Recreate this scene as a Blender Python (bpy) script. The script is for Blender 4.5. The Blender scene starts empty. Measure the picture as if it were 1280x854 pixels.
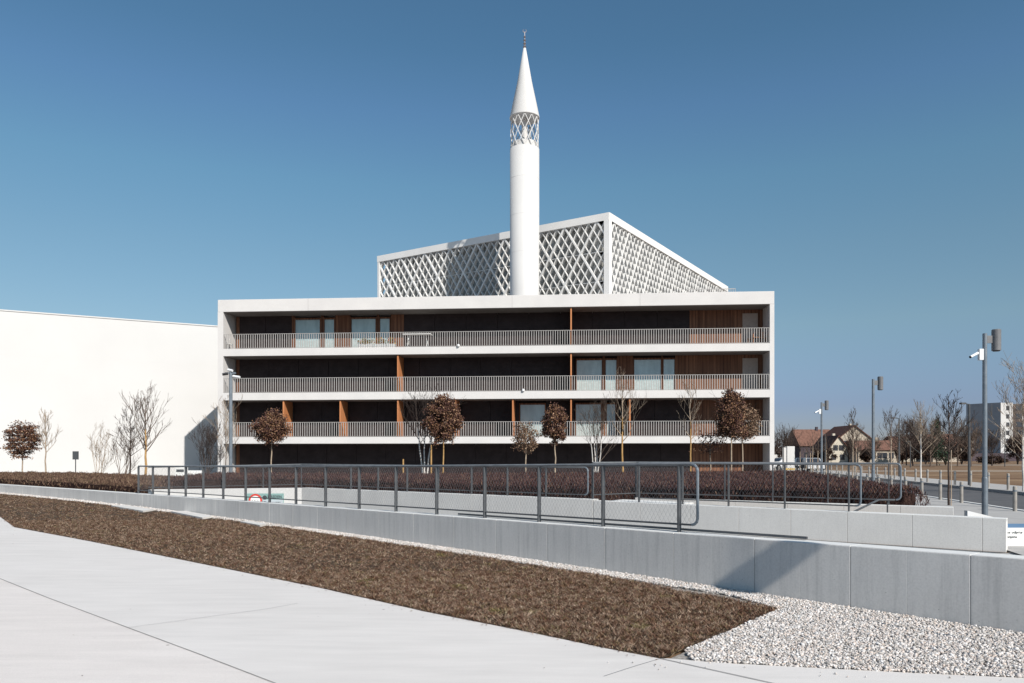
import bpy, math, random
import numpy as np
from mathutils import Vector, Matrix
from mathutils.geometry import tessellate_polygon
R = math.radians
random.seed(7)
rng = np.random.default_rng(7)
scn = bpy.context.scene
COL = scn.collection

# ------------------------------------------------------------------ camera, sky, sun, exposure
EYE = 1.7
F = 950.0            # focal length in photo pixels
HZ = 570.0           # horizon row
cam_d = bpy.data.cameras.new("camera")
cam = bpy.data.objects.new("camera", cam_d)
COL.objects.link(cam)
cam.location = (0, 0, EYE)
cam.rotation_euler = (R(90), 0, 0)
cam_d.sensor_width = 36
cam_d.lens = F / 1280 * 36
cam_d.shift_y = (HZ - 427) / 1280
cam_d.clip_start = 0.1
cam_d.clip_end = 4000
scn.camera = cam

SUN_EL = 36.0
SUN_AZ = 147.0     # clockwise from +Y
w = bpy.data.worlds.new("World"); scn.world = w; w.use_nodes = True
nt = w.node_tree
sky = nt.nodes.new("ShaderNodeTexSky"); sky.sky_type = 'NISHITA'; sky.sun_disc = False
sky.sun_elevation = R(SUN_EL); sky.sun_rotation = R(SUN_AZ)
sky.altitude = 300; sky.air_density = 1.0; sky.dust_density = .6; sky.ozone_density = 2.2
bg = nt.nodes["Background"]; bg.inputs[1].default_value = 0.115
# haze near the horizon and a deeper zenith than the clear-air model gives, by elevation
tc_ = nt.nodes.new('ShaderNodeTexCoord'); sx_ = nt.nodes.new('ShaderNodeSeparateXYZ'); nt.links.new(tc_.outputs['Generated'], sx_.inputs[0])
cr_ = nt.nodes.new('ShaderNodeValToRGB'); el_ = cr_.color_ramp.elements
SKYT = [(0.0, (0.374, 0.4, 0.552)), (0.064, (0.382, 0.407, 0.563)), (0.16, (0.575, 0.621, 0.585)), (0.249, (0.594, 0.696, 0.64)), (0.333, (0.581, 0.764, 0.714)), (0.409, (0.549, 0.731, 0.755)), (0.471, (0.493, 0.704, 0.714))]
while len(el_) < len(SKYT): el_.new(.5)
for k_, (p_, c_) in enumerate(SKYT): el_[k_].position = p_; el_[k_].color = (*c_, 1)
nt.links.new(sx_.outputs[2], cr_.inputs[0])
mx_ = nt.nodes.new('ShaderNodeMix'); mx_.data_type = 'RGBA'; mx_.blend_type = 'MULTIPLY'; mx_.inputs[0].default_value = 1
nt.links.new(sky.outputs[0], mx_.inputs[6]); nt.links.new(cr_.outputs[0], mx_.inputs[7]); nt.links.new(mx_.outputs[2], bg.inputs[0])
sd = bpy.data.lights.new("sun", 'SUN'); sd.energy = 4.6; sd.angle = R(0.53); sd.color = (1.0, 0.94, 0.865)
so = bpy.data.objects.new("sun", sd); COL.objects.link(so)
ce = math.cos(R(SUN_EL)); SD = Vector((math.sin(R(SUN_AZ)) * ce, math.cos(R(SUN_AZ)) * ce, math.sin(R(SUN_EL))))
so.rotation_euler = SD.to_track_quat('Z', 'Y').to_euler(); so.location = (30, -40, 60)
scn.view_settings.view_transform = 'Standard'; scn.view_settings.look = 'None'
scn.view_settings.exposure = 0.36; scn.view_settings.gamma = 1.0

# ------------------------------------------------------------------ helpers
def at(px, Y, z=0.0):
    return Vector(((px - 640) / F * Y, Y, z))
def zy(py, Y):
    return EYE - (py - HZ) * Y / F
def gp(px, py, z=0.0):
    Y = (EYE - z) * F / (py - HZ)
    return Vector(((px - 640) / F * Y, Y, z))

class MB:
    def __init__(s): s.v = []; s.f = []
    def add(s, vs, fs):
        n = len(s.v); s.v.extend([tuple(p) for p in vs]); s.f.extend([tuple(i + n for i in q) for q in fs]); return s
    def box(s, a, b, M=None):
        x0, y0, z0 = a; x1, y1, z1 = b
        vs = [Vector(p) for p in ((x0,y0,z0),(x1,y0,z0),(x1,y1,z0),(x0,y1,z0),(x0,y0,z1),(x1,y0,z1),(x1,y1,z1),(x0,y1,z1))]
        if M is not None: vs = [M @ p for p in vs]
        return s.add(vs, [(0,3,2,1),(4,5,6,7),(0,1,5,4),(1,2,6,5),(2,3,7,6),(3,0,4,7)])
    def quad(s, a, b, c, d): return s.add([a, b, c, d], [(0,1,2,3)])
    def tube(s, p, q, r0, r1=None, n=6, cap=True):
        r1 = r0 if r1 is None else r1
        p = Vector(p); q = Vector(q); d = (q - p)
        if d.length < 1e-6: return s
        d.normalize(); u = d.orthogonal().normalized(); v = d.cross(u)
        vs = []
        for (c, r) in ((p, r0), (q, r1)):
            for k in range(n):
                a = 2 * math.pi * k / n
                vs.append(c + u * (math.cos(a) * r) + v * (math.sin(a) * r))
        fs = [(k, (k + 1) % n, n + (k + 1) % n, n + k) for k in range(n)]
        if cap: fs += [tuple(range(n))[::-1], tuple(range(n, 2 * n))]
        return s.add(vs, fs)
    def path(s, pts, r, n=6):
        for a, b in zip(pts[:-1], pts[1:]): s.tube(a, b, r, r, n)
        return s
    def lathe(s, c, prof, n=32):
        c = Vector(c); vs = []; fs = []
        for (r, z) in prof:
            for k in range(n):
                a = 2 * math.pi * k / n; vs.append(c + Vector((r * math.cos(a), r * math.sin(a), z)))
        m = len(prof)
        for i in range(m - 1):
            for k in range(n):
                fs.append((i * n + k, i * n + (k + 1) % n, (i + 1) * n + (k + 1) % n, (i + 1) * n + k))
        if prof[0][0] > 1e-4: fs.append(tuple(range(n))[::-1])
        if prof[-1][0] > 1e-4: fs.append(tuple(range((m - 1) * n, m * n)))
        return s.add(vs, fs)
    def wall(s, pts, thick, z0, ztops, side=1):
        """wall along a plan polyline; ztops per point; thickness to the given side"""
        P = [Vector((p[0], p[1])) for p in pts]; n = len(P); off = []
        for i in range(n):
            a = P[max(i - 1, 0)]; b = P[min(i + 1, n - 1)]; d = (b - a).normalized()
            off.append(P[i] + Vector((-d.y, d.x)) * thick * side)
        for i in range(n - 1):
            a, b, c, d = P[i], P[i + 1], off[i + 1], off[i]
            za, zb = ztops[i], ztops[i + 1]
            vs = [(a.x,a.y,z0),(b.x,b.y,z0),(c.x,c.y,z0),(d.x,d.y,z0),(a.x,a.y,za),(b.x,b.y,zb),(c.x,c.y,zb),(d.x,d.y,za)]
            s.add(vs, [(0,3,2,1),(4,5,6,7),(0,1,5,4),(1,2,6,5),(2,3,7,6),(3,0,4,7)])
        return s
    def build(s, name, mat, parent=None, smooth=False, bevel=0):
        me = bpy.data.meshes.new(name); me.from_pydata(s.v, [], s.f); me.update()
        o = bpy.data.objects.new(name, me); COL.objects.link(o)
        if mat: me.materials.append(mat)
        if smooth:
            me.polygons.foreach_set('use_smooth', [True] * len(me.polygons))
        if bevel:
            m = o.modifiers.new('bevel', 'BEVEL'); m.width = bevel; m.segments = 2; m.limit_method = 'ANGLE'
        if parent is not None:
            o.parent = parent; o.matrix_parent_inverse = Matrix.Identity(4)
            o.location = -parent.location if parent.rotation_euler.z == 0 and not parent.get('_local') else (0, 0, 0)
        return o

def npmesh(name, V, Fq, mat, parent=None):
    """V (n,3), Fq (m,k) equal-sized faces"""
    me = bpy.data.meshes.new(name); k = Fq.shape[1]
    me.vertices.add(len(V)); me.vertices.foreach_set('co', V.astype(np.float32).ravel())
    me.loops.add(Fq.size); me.loops.foreach_set('vertex_index', Fq.astype(np.int32).ravel())
    me.polygons.add(len(Fq)); me.polygons.foreach_set('loop_start', np.arange(0, Fq.size, k, dtype=np.int32))
    me.polygons.foreach_set('loop_total', np.full(len(Fq), k, dtype=np.int32))
    me.update(calc_edges=True); me.materials.append(mat)
    o = bpy.data.objects.new(name, me); COL.objects.link(o)
    if parent is not None:
        o.parent = parent
        if not parent.get('_local'): o.location = -parent.location
    return o

def empty(name, loc=(0, 0, 0)):
    o = bpy.data.objects.new(name, None); o.location = loc; o.empty_display_size = .2; COL.objects.link(o); return o
def lempty(name, loc=(0, 0, 0), rz=0):
    o = empty(name, loc); o['_local'] = 1; o.rotation_euler.z = rz; return o
def tag(o, label, cat, group=None, kind=None):
    o['label'] = label; o['category'] = cat
    if group: o['group'] = group
    if kind: o['kind'] = kind
    return o
def struct(o): o['kind'] = 'structure'; return o
def copy_tree(root):
    c = root.copy(); COL.objects.link(c)
    for ch in list(root.children):
        d = ch.copy(); COL.objects.link(d); d.parent = c
        for g in list(ch.children):
            e = g.copy(); COL.objects.link(e); e.parent = d
    return c
def sheet(name, pts, z, mat, holes=()):
    loops = [[Vector((p[0], p[1], z)) for p in pts]] + [[Vector((p[0], p[1], z)) for p in h] for h in holes]
    tris = tessellate_polygon(loops)
    vs = [p for l in loops for p in l]
    fs = []
    for t in tris:
        a, b, c = (vs[i] for i in t)
        fs.append(t if (b - a).cross(c - a).z > 0 else t[::-1])
    m = MB(); m.add(vs, fs); return m.build(name, mat)

# ------------------------------------------------------------------ materials
def mat_base(name, col, rough=.8, spec=.3, metal=0.0):
    m = bpy.data.materials.new(name); m.use_nodes = True; t = m.node_tree
    b = t.nodes['Principled BSDF']; b.inputs['Base Color'].default_value = (*col, 1)
    b.inputs['Roughness'].default_value = rough; b.inputs['Specular IOR Level'].default_value = spec; b.inputs['Metallic'].default_value = metal
    return m, t, b
def ramp(t, stops):
    r = t.nodes.new('ShaderNodeValToRGB'); e = r.color_ramp.elements
    while len(e) < len(stops): e.new(.5)
    for k, (p, c) in enumerate(stops): e[k].position = p; e[k].color = (*c, 1)
    return r
def mapping(t, scale=(1, 1, 1), rot=(0, 0, 0)):
    g = t.nodes.new('ShaderNodeTexCoord'); mp = t.nodes.new('ShaderNodeMapping')
    mp.inputs['Scale'].default_value = scale; mp.inputs['Rotation'].default_value = rot
    t.links.new(g.outputs['Object'], mp.inputs['Vector']); return mp
def noise(t, mp, scale, detail=6, rough=.6):
    n = t.nodes.new('ShaderNodeTexNoise'); n.inputs['Scale'].default_value = scale; n.inputs['Detail'].default_value = detail; n.inputs['Roughness'].default_value = rough
    t.links.new(mp.outputs[0], n.inputs['Vector']); return n
def bump(t, b, src, strength, dist=.01):
    bm = t.nodes.new('ShaderNodeBump'); bm.inputs['Strength'].default_value = strength; bm.inputs['Distance'].default_value = dist
    t.links.new(src, bm.inputs['Height']); t.links.new(bm.outputs[0], b.inputs['Normal'])
def mixc(t, fac, a, b_, mode='MIX'):
    m = t.nodes.new('ShaderNodeMix'); m.data_type = 'RGBA'; m.blend_type = mode
    for sock, v in ((m.inputs[0], fac), (m.inputs[6], a), (m.inputs[7], b_)):
        if isinstance(v, (int, float)): sock.default_value = v
        elif isinstance(v, tuple): sock.default_value = (*v, 1)
        else: t.links.new(v, sock)
    return m.outputs[2]
def noisy(name, c1, c2, scale=3, rough=.8, spec=.25, bs=.15, bd=.01, fine=60, mapscale=(1,1,1), lo=.35, hi=.65):
    m, t, b = mat_base(name, c1, rough, spec)
    mp = mapping(t, mapscale); n = noise(t, mp, scale)
    r = ramp(t, [(lo, c1), (hi, c2)]); t.links.new(n.outputs[0], r.inputs[0])
    n2 = noise(t, mp, fine, 3)
    r2 = ramp(t, [(.3, (.88,.88,.88)), (.7, (1.0,1.0,1.0))]); t.links.new(n2.outputs[0], r2.inputs[0])
    t.links.new(mixc(t, 1.0, r.outputs[0], r2.outputs[0], 'MULTIPLY'), b.inputs['Base Color'])
    if bs: bump(t, b, n2.outputs[0], bs, bd)
    return m
def island(name, stops, rough=.85, spec=.2, trans=0.0):
    m, t, b = mat_base(name, stops[0][1], rough, spec)
    g = t.nodes.new('ShaderNodeNewGeometry'); r = ramp(t, stops)
    t.links.new(g.outputs['Random Per Island'], r.inputs[0]); t.links.new(r.outputs[0], b.inputs['Base Color'])
    return m

M_white = noisy('white_render', (.54,.535,.525), (.58,.575,.565), .25, .75, .2, .1, .004, 25)
def weathered(name, a, b2):
    m, t, b = mat_base(name, a, .75, .2)
    mp = mapping(t); n = noise(t, mp, .25, 6, .6); rr = ramp(t, [(.35, a), (.65, b2)]); t.links.new(n.outputs[0], rr.inputs[0])
    mp2 = mapping(t, (1.6, 1.6, .10)); n2 = noise(t, mp2, 1.4, 6, .7); r2 = ramp(t, [(.28, (.955,.95,.945)), (.5, (1,1,1))]); t.links.new(n2.outputs[0], r2.inputs[0])
    c = mixc(t, 1.0, rr.outputs[0], r2.outputs[0], 'MULTIPLY'); t.links.new(c, b.inputs['Base Color'])
    n3 = noise(t, mp, 22, 4); bump(t, b, n3.outputs[0], .12, .004); return m
M_white = weathered('white_render', (.54,.535,.525), (.58,.575,.565))
M_fac = noisy('facade_concrete', (.59,.575,.565), (.64,.625,.61), .5, .75, .2, .12, .004, 20)
M_parapet = noisy('bright_parapet_render', (.72,.71,.69), (.77,.76,.745), .4, .75, .2, .05)
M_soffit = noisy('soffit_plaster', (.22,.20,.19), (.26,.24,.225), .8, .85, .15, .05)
M_lattice = noisy('lattice_concrete', (.68,.675,.66), (.74,.735,.72), 1.2, .7, .2, .05)
M_black = noisy('dark_shutter', (.028,.020,.020), (.042,.031,.031), 1.5, .6, .15, .05)
def concrete(name='raw_concrete', smooth=False):
    m, t, b = mat_base(name, (.45,.45,.45), .8, .25)
    mp = mapping(t); n = noise(t, mp, .9, 6, .6)
    r = ramp(t, [(.3, (.60,.585,.565)), (.7, (.68,.665,.64))]); t.links.new(n.outputs[0], r.inputs[0])
    mp2 = mapping(t, (6, 6, .30)); n2 = noise(t, mp2, 1.6, 6, .75)      # rain streaks running down
    r2 = ramp(t, [(.32, (.96,.96,.96) if smooth else (.82,.825,.83)), (.5, (1,1,1)), (.72, (1.02,1.02,1.02))]); t.links.new(n2.outputs[0], r2.inputs[0])
    c = mixc(t, 1.0, r.outputs[0], r2.outputs[0], 'MULTIPLY')
    n3 = noise(t, mp, 45, 4); r3 = ramp(t, [(.25, (.86,.86,.86)), (.6, (1,1,1))]); t.links.new(n3.outputs[0], r3.inputs[0])
    c = mixc(t, 1.0, c, r3.outputs[0], 'MULTIPLY')
    v = t.nodes.new('ShaderNodeTexVoronoi'); v.inputs['Scale'].default_value = 9; t.links.new(mp.outputs[0], v.inputs['Vector'])   # air holes
    r4 = ramp(t, [(.03, (.55,.55,.55)), (.06, (1,1,1))]); t.links.new(v.outputs['Distance'], r4.inputs[0])
    c = mixc(t, 1.0, c, r4.outputs[0], 'MULTIPLY')
    t.links.new(c, b.inputs['Base Color']); bump(t, b, n3.outputs[0], .2, .004)
    return m
M_conc = concrete(); M_conc2 = concrete('smooth_concrete', True)
M_joint = noisy('joint_filler', (.17,.165,.16), (.25,.24,.235), 3, .9, .1, 0)
M_core2 = noisy('joint_mortar', (.42,.42,.41), (.50,.50,.49), 3, .9, .1, 0)
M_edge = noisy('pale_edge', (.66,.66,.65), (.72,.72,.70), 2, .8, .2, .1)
def pavement(name, a, b2):
    m, t, b = mat_base(name, a, .75, .3)
    mp = mapping(t, (1, 1, 1)); n = noise(t, mp, .55, 5, .55)
    r = ramp(t, [(.3, a), (.7, b2)]); t.links.new(n.outputs[0], r.inputs[0])
    mp2 = mapping(t, (.6, 4.0, 1), (0, 0, R(35))); n2 = noise(t, mp2, 1.5, 5, .6)
    r2 = ramp(t, [(.3, (.93,.93,.93)), (.65, (1.03,1.03,1.03))]); t.links.new(n2.outputs[0], r2.inputs[0])
    c = mixc(t, 1.0, r.outputs[0], r2.outputs[0], 'MULTIPLY')
    n3 = noise(t, mp, 140, 3); r3 = ramp(t, [(.3, (.88,.88,.88)), (.6, (1,1,1))]); t.links.new(n3.outputs[0], r3.inputs[0])
    c = mixc(t, 1.0, c, r3.outputs[0], 'MULTIPLY'); 
    v = t.nodes.new('ShaderNodeTexVoronoi'); v.inputs['Scale'].default_value = 1.1; t.links.new(mp.outputs[0], v.inputs['Vector'])
    r4 = ramp(t, [(.012, (.35,.32,.30)), (.02, (1,1,1))]); t.links.new(v.outputs['Distance'], r4.inputs[0])
    c = mixc(t, 1.0, c, r4.outputs[0], 'MULTIPLY')
    t.links.new(c, b.inputs['Base Color']); bump(t, b, n3.outputs[0], .12, .002)
    return m
M_pave = pavement('grey_concrete_paving', (.635,.605,.58), (.68,.65,.625))
M_pave2 = pavement('warm_concrete_paving', (.655,.61,.58), (.70,.655,.625))
M_walk = noisy('sidewalk_paving', (.37,.36,.35), (.43,.42,.405), 1.5, .85, .2, .1)
M_floor = noisy('low_bounce_floor', (.07,.055,.045), (.10,.08,.065), 6, .8, .2, .1)
M_fore = noisy('dark_forecourt', (.27,.26,.25), (.33,.32,.31), 1.5, .85, .2, .1)
M_asph = noisy('asphalt', (.085,.085,.09), (.115,.113,.115), 1.2, .85, .3, .2, .004, 80)
M_soil = noisy('dry_soil', (.06,.042,.03), (.10,.072,.05), 2.5, .95, .1, .3, .03, 30)
M_field = noisy('dry_field', (.13,.075,.045), (.27,.185,.115), .18, .95, .1, .4, .05, 4)
M_dirtpath = noisy('pale_track', (.33,.27,.22), (.40,.34,.28), .5, .95, .1, .2)
M_gravbed = noisy('gravel_bed', (.22,.20,.18), (.42,.39,.36), 30, .95, .1, .6, .02, 60)
M_stone = island('pebble', [(0,(.26,.25,.24)), (.18,(.40,.37,.34)), (.36,(.60,.575,.56)), (.52,(.44,.40,.38)), (.66,(.55,.46,.40)), (.80,(.72,.705,.695)), (.92,(.52,.51,.50)), (1,(.32,.30,.29))], .8, .25)
M_grass = island('dry_grass', [(0,(.075,.045,.026)), (.3,(.15,.098,.058)), (.55,(.26,.185,.12)), (.75,(.34,.265,.185)), (.9,(.10,.10,.04)), (1,(.06,.038,.024))], .9, .1)
def patchy(name, stops, stops2, scale, rough=.9):
    m, t, b = mat_base(name, stops[0][1], rough, .1)
    g = t.nodes.new('ShaderNodeNewGeometry'); r1 = ramp(t, stops); r2 = ramp(t, stops2)
    t.links.new(g.outputs['Random Per Island'], r1.inputs[0]); t.links.new(g.outputs['Random Per Island'], r2.inputs[0])
    mp = mapping(t); n = noise(t, mp, scale, 4, .65); rr = ramp(t, [(.42, (0,0,0)), (.58, (1,1,1))]); t.links.new(n.outputs[0], rr.inputs[0])
    c = mixc(t, rr.outputs[0], r1.outputs[0], r2.outputs[0])
    n2 = noise(t, mp, 1.9, 5, .7); rr2 = ramp(t, [(.60, (0,0,0)), (.68, (.75,.75,.75))]); t.links.new(n2.outputs[0], rr2.inputs[0])
    r3 = ramp(t, [(0, (.05,.05,.018)), (.5, (.13,.125,.045)), (1, (.33,.27,.10))]); t.links.new(g.outputs['Random Per Island'], r3.inputs[0])
    t.links.new(mixc(t, rr2.outputs[0], c, r3.outputs[0]), b.inputs['Base Color']); return m
M_grass = patchy('dry_grass', [(0,(.035,.017,.012)), (.4,(.105,.052,.034)), (.75,(.20,.112,.075)), (.93,(.07,.075,.025)), (1,(.30,.19,.11))],
                 [(0,(.07,.038,.026)), (.35,(.165,.105,.075)), (.7,(.30,.21,.155)), (.93,(.47,.37,.28)), (1,(.10,.10,.04))], 8.0)
M_hedge = island('hedge_twigs', [(0,(.028,.013,.013)), (.4,(.052,.025,.024)), (.7,(.088,.044,.041)), (.9,(.135,.078,.062)), (1,(.20,.13,.085))], .85, .15)
M_cover = island('ground_cover_twigs', [(0,(.040,.022,.018)), (.4,(.085,.05,.036)), (.7,(.16,.10,.07)), (.95,(.24,.165,.11)), (1,(.10,.10,.045))], .85, .15)
M_leafbrown = island('withered_leaves', [(0,(.040,.016,.016)), (.35,(.085,.038,.030)), (.6,(.13,.065,.040)), (.85,(.22,.12,.06)), (1,(.36,.23,.15))], .7, .3)
M_leaftan = island('tan_leaves', [(0,(.07,.038,.026)), (.4,(.14,.082,.052)), (.75,(.22,.14,.09)), (1,(.34,.25,.17))], .7, .3)
M_bark = noisy('grey_bark', (.10,.075,.06), (.17,.13,.105), 8, .9, .1, .4, .01)
M_barkdark = noisy('dark_bark', (.05,.038,.034), (.09,.068,.058), 8, .9, .1, .4, .01)
M_barkgold = noisy('golden_bark', (.34,.20,.075), (.46,.29,.13), 6, .85, .15, .3, .01)
M_birch = noisy('white_birch_bark', (.50,.47,.43), (.66,.63,.60), 5, .8, .2, .3, .01, 20, (1,1,3))
M_barkpale = noisy('pale_bark', (.30,.23,.17), (.42,.34,.26), 6, .85, .15, .3, .01)
M_bushfar = island('far_twigs', [(0,(.028,.017,.014)), (.5,(.05,.032,.026)), (1,(.09,.06,.045))], .9, .1)
M_conifer = island('conifer_needles', [(0,(.018,.035,.022)), (.5,(.03,.055,.032)), (1,(.05,.08,.045))], .8, .2)
M_steel = noisy('grey_painted_steel', (.06,.064,.07), (.085,.09,.095), 6, .45, .5, .03)
M_galv = noisy('galvanised_steel', (.16,.19,.22), (.22,.25,.28), 4, .4, .5, .03)
M_galv.node_tree.nodes['Principled BSDF'].inputs['Metallic'].default_value = .35
M_lamp = noisy('lamp_housing', (.13,.13,.135), (.17,.17,.175), 4, .4, .5, .02)
M_railsteel = noisy('weathered_steel', (.13,.14,.15), (.19,.20,.21), 6, .4, .5, .03)
M_wire = mat_base('steel_wire', (.20,.20,.205), .4, .5, .3)[0]
M_cam = mat_base('white_plastic', (.70,.71,.72), .35, .5)[0]
M_dark = mat_base('black_plastic', (.02,.02,.022), .4, .5)[0]
M_rail = noisy('balcony_bars', (.36,.345,.335), (.42,.405,.39), 4, .5, .4, .02)
def wood():
    m, t, b = mat_base('timber_cladding', (.3,.15,.08), .65, .25)
    mp = mapping(t, (1, 1, .04)); n = noise(t, mp, 7, 4, .6)
    r = ramp(t, [(.3, (.10,.042,.024)), (.5, (.165,.074,.042)), (.72, (.27,.13,.073))]); t.links.new(n.outputs[0], r.inputs[0])
    wv = t.nodes.new('ShaderNodeTexWave'); wv.inputs['Scale'].default_value = 1.25; wv.bands_direction = 'X'
    mpw = mapping(t, (1, 1, 1)); t.links.new(mpw.outputs[0], wv.inputs['Vector'])
    r2 = ramp(t, [(.0, (.45,.45,.45)), (.12, (1,1,1))]); t.links.new(wv.outputs[1], r2.inputs[0])
    c = mixc(t, 1.0, r.outputs[0], r2.outputs[0], 'MULTIPLY'); t.links.new(c, b.inputs['Base Color'])
    return m
M_wood = wood()
M_fin = noisy('orange_timber', (.43,.165,.065), (.54,.23,.10), 6, .6, .25, .05, .002, 60, (1, 1, .08))
def glass(name, col, rough=.06):
    m, t, b = mat_base(name, col, rough, .9)
    b.inputs['Coat Weight'].default_value = .6; b.inputs['Coat Roughness'].default_value = .03
    mp = mapping(t, (1, 1, .3)); n = noise(t, mp, 1.3, 3)
    r = ramp(t, [(.35, tuple(c * .7 for c in col)), (.65, col)]); t.links.new(n.outputs[0], r.inputs[0]); t.links.new(r.outputs[0], b.inputs['Base Color'])
    return m
M_glass = glass('sky_tint_curtain_glass', (.40,.52,.53))  # pale teal base colours in the reflected sky along with pale curtains
M_curt = noisy('curtain_lower', (.36,.44,.44), (.46,.53,.53), 5, .6, .6, 0)
M_mosqglass = glass('grey_glass_wall', (.36,.365,.35), .25)
M_green = mat_base('sign_green', (.22,.36,.34), .5, .4)[0]
M_signgrey = mat_base('sign_grey', (.42,.47,.50), .5, .4)[0]
M_red = mat_base('sign_red', (.62,.045,.03), .5, .4)[0]
M_ink = mat_base('sign_ink', (.05,.06,.065), .6, .3)[0]
M_paintw = mat_base('sign_white', (.78,.78,.76), .5, .4)[0]
M_blue = noisy('blue_shade_tint', (.12,.22,.36), (.16,.27,.42), 2, .6, .3, 0)
M_yellow = mat_base('yellow_paint', (.45,.30,.07), .5, .4)[0]
M_roofred = noisy('red_roof_tiles', (.135,.07,.052), (.215,.115,.085), 1.5, .85, .2, .3, .03, 6)
M_roofbrown = noisy('brown_roof_tiles', (.085,.04,.033), (.13,.065,.05), 1.5, .85, .2, .3, .03, 6)
M_cream = noisy('cream_render', (.48,.44,.36), (.60,.55,.46), .4, .85, .2, .05)
M_beige = noisy('beige_render', (.38,.33,.27), (.50,.44,.36), .4, .85, .2, .05)
M_purple = noisy('dusky_render', (.06,.05,.06), (.09,.07,.08), .4, .85, .2, .05)
M_grey = noisy('grey_panels', (.30,.325,.35), (.36,.385,.41), .3, .7, .3, .05)
M_darkfac = noisy('dark_brown_facade', (.06,.045,.04), (.10,.075,.065), .5, .7, .3, .05)
M_winfar = mat_base('far_window', (.035,.04,.05), .2, .7)[0]
M_carblack = mat_base('car_paint_dark', (.03,.035,.04), .25, .6)[0]
M_carwhite = mat_base('car_paint_white', (.62,.63,.64), .25, .6)[0]
M_rubber = mat_base('rubber', (.015,.015,.015), .8, .2)[0]
M_flower = island('blossoms', [(0,(.50,.05,.03)), (.35,(.10,.22,.05)), (.6,(.50,.12,.02)), (.8,(.07,.15,.04)), (1,(.6,.35,.05))], .7, .3)
M_bollard = noisy('bollard_concrete', (.26,.24,.22), (.35,.33,.30), 5, .8, .2, .1)
M_gold = mat_base('finial_metal', (.30,.27,.27), .3, .5, .7)[0]
M_hose = mat_base('blue_grey_hose', (.13,.16,.19), .6, .3)[0]

# ------------------------------------------------------------------ plan data
wall_pts = np.array([(4.88,7.25),(4.52,7.58),(3.82,8.56),(3.19,9.18),(2.18,10.35),(1.40,11.1),(.57,12.05),(-1.08,13.8),(-3.14,16.56),(-4.44,17.6),(-6.05,19.55),(-8.4,21.3),(-11.1,23.5),(-15,27.8),(-23.6,35.1)])
cf = np.polyfit(wall_pts[:, 0], wall_pts[:, 1], 2)
def wallY(X): return float(np.polyval(cf, X))
topx = np.array([0,100,160,240,320,400,480,560,640,700,760,842,920,1000,1140,1280]); topy = np.array([605.7,612.5,617,622.6,628.5,634.3,640,645.6,651,655,659.3,666,672,678,690,702.3])
def wall_at_px(px):
    k = (px - 640) / F; a, b, c = cf       # a X^2 + b X + c = Y, X = kY
    A = a * k * k; B = b * k - 1; C = c
    if abs(A) < 1e-9: Y = -C / B
    else:
        rts = [(-B - math.sqrt(B*B - 4*A*C)) / (2*A), (-B + math.sqrt(B*B - 4*A*C)) / (2*A)]
        rts = [r for r in rts if r > 0]; Y = min(rts, key=lambda r: abs(r - 15))
    return Vector((k * Y, Y))
ws = [wall_at_px(x) for x in topx]
zt = np.array([zy(y, p.y) for p, y in zip(ws, topy)])
zf = np.polyfit([p.x for p in ws], zt, 2)
def wallZ(X): return float(np.polyval(zf, X))
def wtan(X):
    d = Vector((1, 2 * cf[0] * X + cf[1])); return d.normalized()
WT = .30
def woff(X, d):                      # d > 0: towards the camera side
    t = wtan(X); n = Vector((t.y, -t.x));  n = n if n.y < 0 else -n
    return Vector((X, wallY(X))) + n * d

END_N = gp(173, 614, .6).xy; END_N = wall_at_px(173)
FAR_C = Vector((-7.18, 25.95))
def secY(X): return 20.42 - .77 * X
sec_end = Vector((8.85, secY(8.85)))
third_a = Vector((3.22, 19.9)); third_b = Vector((9.41, 16.2))
jog_a = Vector((2.05, secY(2.05)))

# ------------------------------------------------------------------ ground sheets
Xs = np.linspace(-12.0, 6.6, 14)
near_in = [woff(x, -WT + .02) for x in Xs]
sec_front = [Vector((x, secY(x))) for x in (10.5, 8.85, 2.05, -7.18)]
hole = [END_N + Vector((.2, .3))] + near_in[1:] + [Vector((7.15, 7.0))] + [Vector((8.95, 13.5))] + sec_front[2:]
BIG = 1500
g = struct(sheet('ground', [(-BIG, -200), (BIG, -200), (BIG, 2500), (-BIG, 2500)], -.03, M_field, [hole]))
# lawn / gravel / paving outlines
edge_px = [(-40, 617), (0, 646), (18, 659.2), (111, 676.5), (245, 703.5), (400, 735), (533, 765), (660, 790), (760, 811), (826, 823.5)]
edge = [gp(*p).xy for p in edge_px]; edge[0] = Vector((-21, 27.5))
corner = gp(975, 762).xy; gtip = gp(834, 823).xy
GX = [x for x in np.linspace(corner.x, -24, 16)]
strip = .34
lawn_top = [woff(x, strip) for x in GX[1:]]
lawn_poly = edge[::-1] + [] ; lawn_poly = [corner] + lawn_top + [Vector((-27, 36))] + edge
sheetname = struct(sheet('lawn_soil', lawn_poly, -.004, M_soil))
grav_edge = [gp(x, y).xy for x, y in ((834, 823), (900, 828.5), (1050, 836.5), (1160, 842), (1280, 847.5))] + [Vector((5.6, 5.3))]
grav_poly = [corner] + [Vector((2.2, 9.4))][:0] + grav_edge + [woff(7.5, 0.0), woff(6.0, 0.0)] + [woff(x, 0.0) for x in np.linspace(4.9, corner.x + .1, 6)] + [woff(x, 0.0) for x in GX] + [Vector((-27, 37))] + lawn_top[::-1]
struct(sheet('gravel_bed', grav_poly, -.012, M_gravbed))
pave_poly = [Vector((-60, -30)), Vector((40, -30)), Vector((40, 3)), Vector((9, 2.5))] + [Vector((7.2, 4.6))] + grav_edge[::-1] + edge[::-1] + [Vector((-60, 52))]
struct(sheet('pavement', pave_poly, 0.0, M_pave))
jl = [gp(x, y).xy for x, y in ((0, 724), (60, 748), (160, 785.5), (250, 819), (337, 852.5))]
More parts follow.
